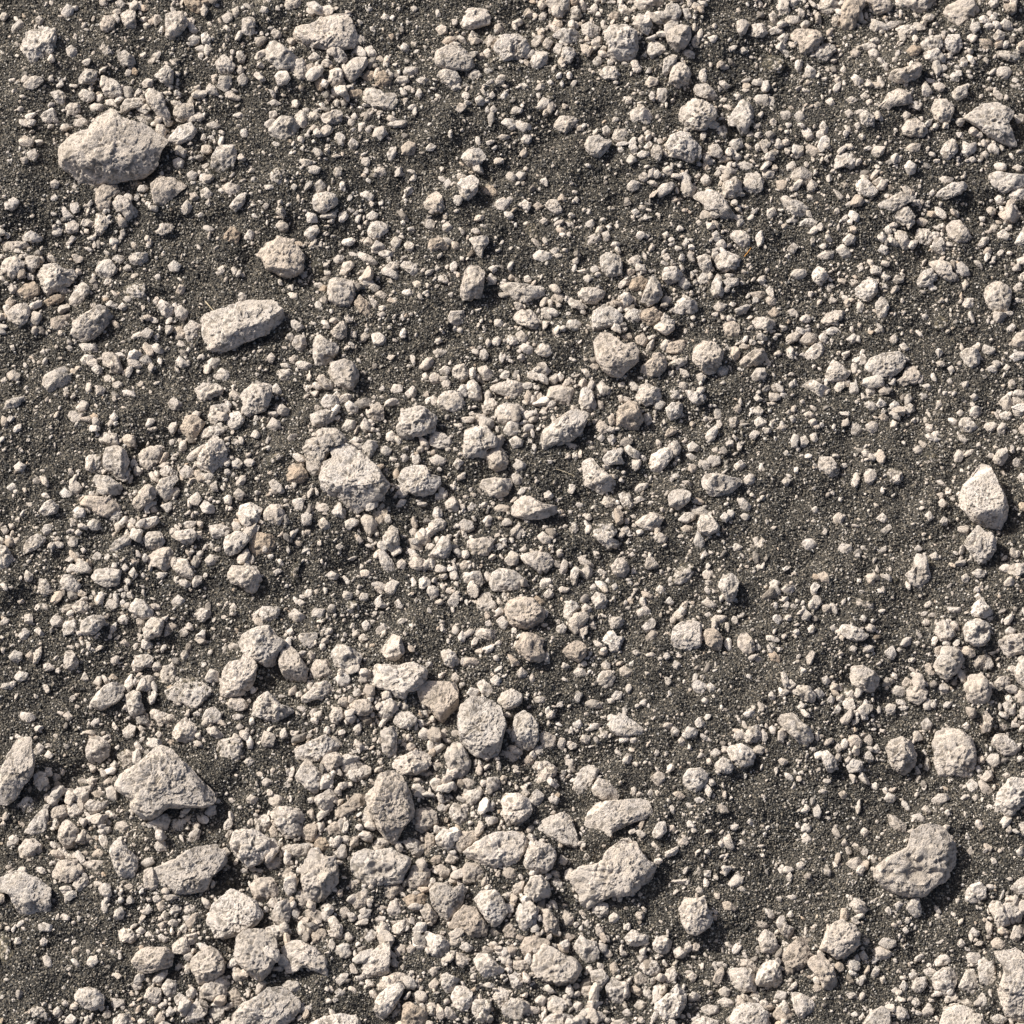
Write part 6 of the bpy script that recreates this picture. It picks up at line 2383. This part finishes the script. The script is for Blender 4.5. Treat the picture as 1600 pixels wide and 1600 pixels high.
def pebbles(count, rmin, rmax, alpha, level, base, gain, seed, marg, clear=0):
    r = np.random.default_rng(seed)
    lo, hi = -marg, 1600 + marg
    px = r.uniform(lo, hi, count * 4); py = r.uniform(lo, hi, count * 4)
    gx = np.clip(((px - G0) / CELL).astype(int), 0, NG - 1); gy = np.clip(((py - G0) / CELL).astype(int), 0, NG - 1)
    pr = np.clip(base + gain * den[gy, gx] ** 1.3, 0, 1)
    # small-scale clumping
    cl = perlin(np.stack([px / 46, py / 46, np.full_like(px, seed)], 1), seed)
    pr *= np.clip(.62 + 1.1 * cl, .08, 1.4)
    # stay off the surveyed stones
    free = np.ones(len(px), bool)
    for ox, oy in () if clear < 0 else ((0, 0), (clear, 0), (-clear, 0), (0, clear), (0, -clear)):
        ix, iy = ((px + ox) / 4).astype(int), ((py + oy) / 4).astype(int)
        inr = (px > 0) & (py > 0) & (ix >= 0) & (iy >= 0) & (ix < 400) & (iy < 400)
        free &= ~(inr & occ[np.clip(iy, 0, 399), np.clip(ix, 0, 399)])
    keep = np.where((r.random(count * 4) < pr) & free)[0][:count]
    px, py = px[keep], py[keep]; n = len(px)
    u = r.random(n); rad = (rmin ** -alpha + u * (rmax ** -alpha - rmin ** -alpha)) ** (-1 / alpha)
    U, F = ICO[level]; nv = len(U)
    # random shape: scaled, cut and turned
    ax = np.stack([r.uniform(.85, 1.7, n), r.uniform(.7, 1.05, n), r.uniform(.55, .95, n)], 1)
    S = np.broadcast_to(U[None], (n, nv, 3)).copy()
    for j in range(7 if level > 1 else 5):
        nn = r.normal(size=(n, 3)); nn /= np.linalg.norm(nn, axis=1)[:, None]
        c = r.uniform(.5, .85, n)
        dd = np.einsum('nvk,nk->nv', S, nn); ex = np.clip(dd - c[:, None], 0, None) * .92
        S -= ex[:, :, None] * nn[:, None, :]
    S *= ax[:, None, :]
    off = r.uniform(-300, 300, (n, 1, 3))
    Q = (S * 1.3 + off).reshape(-1, 3); D = .2 * perlin(Q, 21) + (.11 * perlin(Q * 2.7, 22) if level > 1 else 0)
    S *= (1 + D.reshape(n, nv))[:, :, None]
    a = r.uniform(0, 6.28, n); t = r.normal(0, .35, n)
    ca, sa, ct, st = np.cos(a), np.sin(a), np.cos(t), np.sin(t)
    x, y, z = S[..., 0], S[..., 1], S[..., 2]
    y, z = y * ct[:, None] - z * st[:, None], y * st[:, None] + z * ct[:, None]
    x, y = x * ca[:, None] - y * sa[:, None], x * sa[:, None] + y * ca[:, None]
    S = np.stack([x, y, z], 2)
    heap = np.clip(den[gy[keep], gx[keep]] - .75, 0, .8)
    P, sc = place_many(px, py, rad * .001 * (r.uniform(.05, .55, n) + heap * r.uniform(0, 2.2, n)))
    Wd = S * (rad * sc)[:, None, None] + P[:, None, :]
    tone = np.clip(r.normal(.97, .11, n), .55, 1.2); warm = np.clip(np.abs(r.normal(0, .2, n)) + (r.random(n) < .05) * .5, 0, 1)
    dk = r.random(n) < .07; tone = np.where(dk, tone * .5, tone)
    FF = (F[None] + (np.arange(n) * nv)[:, None, None]).reshape(-1, 3)
    dust = np.repeat(np.clip(r.normal(.12, .14, n), 0, .5), nv)
    add_stuff(Wd.reshape(-1, 3), FF.astype(np.int32), np.repeat(tone, nv), np.repeat(warm, nv), dust, 0.0)

pebbles(2500, 7, 14, 2.4, 3, -.62, 1.25, 29, MARG, -1)
pebbles(2800, 5.5, 10.5, 2.6, 3, .03, .8, 30, MARG, 3.5)
pebbles(12500, 3.2, 8.5, 2.3, 2, .08, .8, 31, MARG)
pebbles(21000, 1.7, 3.6, 1.6, 1, .13, .75, 32, MARG)
me = make_mesh('gravel', np.concatenate(stuffV), np.concatenate(stuffF), {k: np.concatenate(v) for k, v in stuffA.items()}, M_ST)
g = link('gravel', me, 'stuff'); g['label'] = 'loose pale pebbles and gravel scattered between the larger stones'; g['category'] = 'gravel'

# ---------------------------------------------------------------- sand: a sheet and its loose grains
inner = np.linspace(-1.45, 1.45, 760)
outer = 1.45 + np.cumsum(np.geomspace(.006, 3.2, 40))
ax_ = np.concatenate([-outer[::-1], inner, outer])
X, Y = np.meshgrid(ax_, ax_)
Z = np.where((np.abs(X.ravel()) < GH - .02) & (np.abs(Y.ravel()) < GH - .02), gh(X.ravel(), Y.ravel()), relief(X.ravel(), Y.ravel()))
Z = Z + .0006 * perlin(np.stack([X.ravel() * 160, Y.ravel() * 160, np.zeros(X.size)], 1), 15)
V = np.stack([X.ravel(), Y.ravel(), Z], 1)
n = len(ax_); I = np.arange(n * n).reshape(n, n)
F = np.stack([I[:-1, :-1].ravel(), I[:-1, 1:].ravel(), I[1:, 1:].ravel(), I[1:, :-1].ravel()], 1)
link('ground', make_mesh('ground', V, F, {}, M_SA), 'structure')

def grains(count, seed):
    r = np.random.default_rng(seed)
    m = 170
    px = r.uniform(-m, 1600 + m, count); py = r.uniform(-m, 1600 + m, count)
    rad = np.clip(r.lognormal(math.log(1.22), .32, count), .7, 3.0)
    O = np.array([(1, 0, 0), (-1, 0, 0), (0, 1, 0), (0, -1, 0), (0, 0, 1), (0, 0, -1)], float)
    T = np.array([(0, 2, 4), (2, 1, 4), (1, 3, 4), (3, 0, 4), (2, 0, 5), (1, 2, 5), (3, 1, 5), (0, 3, 5)], np.int32)
    P, sc = place_many(px, py, rad * .001 * r.uniform(0., .8, count))
    q = r.normal(size=(count, 4)); q /= np.linalg.norm(q, axis=1)[:, None]
    w, x, y, z = q.T
    Rm = np.stack([1 - 2 * (y * y + z * z), 2 * (x * y - z * w), 2 * (x * z + y * w), 2 * (x * y + z * w), 1 - 2 * (x * x + z * z), 2 * (y * z - x * w),
                   2 * (x * z - y * w), 2 * (y * z + x * w), 1 - 2 * (x * x + y * y)], 1).reshape(-1, 3, 3)
    S = O[None] * r.uniform(.75, 1.25, (count, 6, 1))
    S = np.einsum('nij,nvj->nvi', Rm, S)
    Wd = S * (rad * sc * 1.15)[:, None, None] + P[:, None, :]
    FF = (T[None] + (np.arange(count) * 6)[:, None, None]).reshape(-1, 3)
    pt = perlin(np.stack([P[:, 0] * 5.5, P[:, 1] * 5.5, np.full(count, 3.3)], 1), 23) + .6 * perlin(np.stack([P[:, 0] * 19, P[:, 1] * 19, np.full(count, 1.3)], 1), 24)
    sh = r.random(count) ** np.clip(1.05 - .75 * pt, .5, 1.9)
    o = link('sand', make_mesh('sand', Wd.reshape(-1, 3), FF, {'shade': np.repeat(sh, 6)}, M_GR, smooth=False), 'stuff')
    o['label'] = 'coarse dark volcanic sand grains covering the ground'; o['category'] = 'sand'
grains(520000, 41)

# ---------------------------------------------------------------- dry straws
def straw(pts, rad, label, colr):
    m, nt, b = nodes('dry_stalk'); b.inputs['Base Color'].default_value = colr
    cu = []
    for px, py, z in pts:
        p, _ = place(px, py, z * .001); cu.append(p)
    cu = np.array(cu); K = 14; tt = np.linspace(0, len(cu) - 1, K)
    c = np.stack([np.interp(tt, range(len(cu)), cu[:, k]) for k in range(3)], 1)
    for _ in range(2): c[1:-1] = (c[:-2] + 2 * c[1:-1] + c[2:]) / 4
    Vv = []
    for k in range(K):
        d = c[min(k + 1, K - 1)] - c[max(k - 1, 0)]; d /= np.linalg.norm(d)
        u = np.cross(d, (0, 0, 1)); u /= np.linalg.norm(u); v = np.cross(u, d)
        rr = rad * .001 * (1 - .5 * k / K)
        for j in range(8):
            a = j * math.pi / 4; Vv.append(c[k] + (u * math.cos(a) + v * math.sin(a)) * rr)
    Vv = np.array(Vv); F = [(k * 8 + j, k * 8 + (j + 1) % 8, (k + 1) * 8 + (j + 1) % 8, (k + 1) * 8 + j) for k in range(K - 1) for j in range(8)]
    base = c[0]
    o = link('straw', make_mesh('straw', Vv - base, np.array(F), {}, m)); o.location = base
    o['label'] = label; o['category'] = 'straw'
straw([(321, 471, 3), (327, 478, 5), (333, 485, 4)], 1.2, 'short pale straw stub lying above the brick-shaped stone', (.45, .38, .26, 1))
straw([(869, 733, 3), (880, 736, 5), (892, 741, 4), (900, 746, 2)], .6, 'thin curved straw fibre between the sloping speckled and the pear-shaped stones', (.4, .34, .24, 1))
straw([(554, 54, 2), (559, 61, 5), (564, 69, 3)], 1.3, 'pale straw stub beside the right edge of the boxy white stone', (.5, .45, .36, 1))
straw([(1163, 401, 2), (1168, 395, 6), (1174, 387, 7)], 1.0, 'tiny orange straw stub below the round chestnut-like stone', (.5, .25, .07, 1))

# ---------------------------------------------------------------- light, sky, camera
w = bpy.data.worlds.new('World'); scene.world = w; w.use_nodes = True
nt = w.node_tree; nt.nodes.clear()
out = nt.nodes.new('ShaderNodeOutputWorld'); bg = nt.nodes.new('ShaderNodeBackground'); sky = nt.nodes.new('ShaderNodeTexSky')
sky.sky_type = 'NISHITA'; sky.sun_disc = False; sky.sun_elevation = SUN_EL
sky.sun_rotation = math.atan2(SUN_AZ_VEC[0], SUN_AZ_VEC[1]); sky.altitude = 300; sky.dust_density = 6.0; sky.air_density = .6
nt.links.new(sky.outputs[0], bg.inputs[0]); nt.links.new(bg.outputs[0], out.inputs[0]); bg.inputs[1].default_value = 0.1
L = bpy.data.lights.new('sun', 'SUN'); L.energy = 4.6; L.angle = math.radians(.9); L.color = (1, .95, .88)
lo = bpy.data.objects.new('sun', L); col.objects.link(lo)
a = SUN_AZ_VEC / np.linalg.norm(SUN_AZ_VEC)
from mathutils import Vector, Matrix
to_sun = Vector((a[0] * math.cos(SUN_EL), a[1] * math.cos(SUN_EL), math.sin(SUN_EL)))
lo.rotation_euler = to_sun.to_track_quat('Z', 'Y').to_euler(); lo.location = to_sun * 8

cd = bpy.data.cameras.new('camera'); co = bpy.data.objects.new('camera', cd); col.objects.link(co)
cd.sensor_width = 36; cd.angle = 2 * math.atan(800 / FPX); cd.clip_end = 400; cd.clip_start = .1
M = Matrix((tuple(XA), tuple(VA), tuple(WA))).transposed()
co.matrix_world = Matrix.Translation(Vector(CAM)) @ M.to_4x4()
scene.camera = co
vs = scene.view_settings; vs.view_transform = 'Standard'; vs.look = 'None'; vs.exposure = 0.31; vs.gamma = 1
scene.cycles.max_bounces = 6
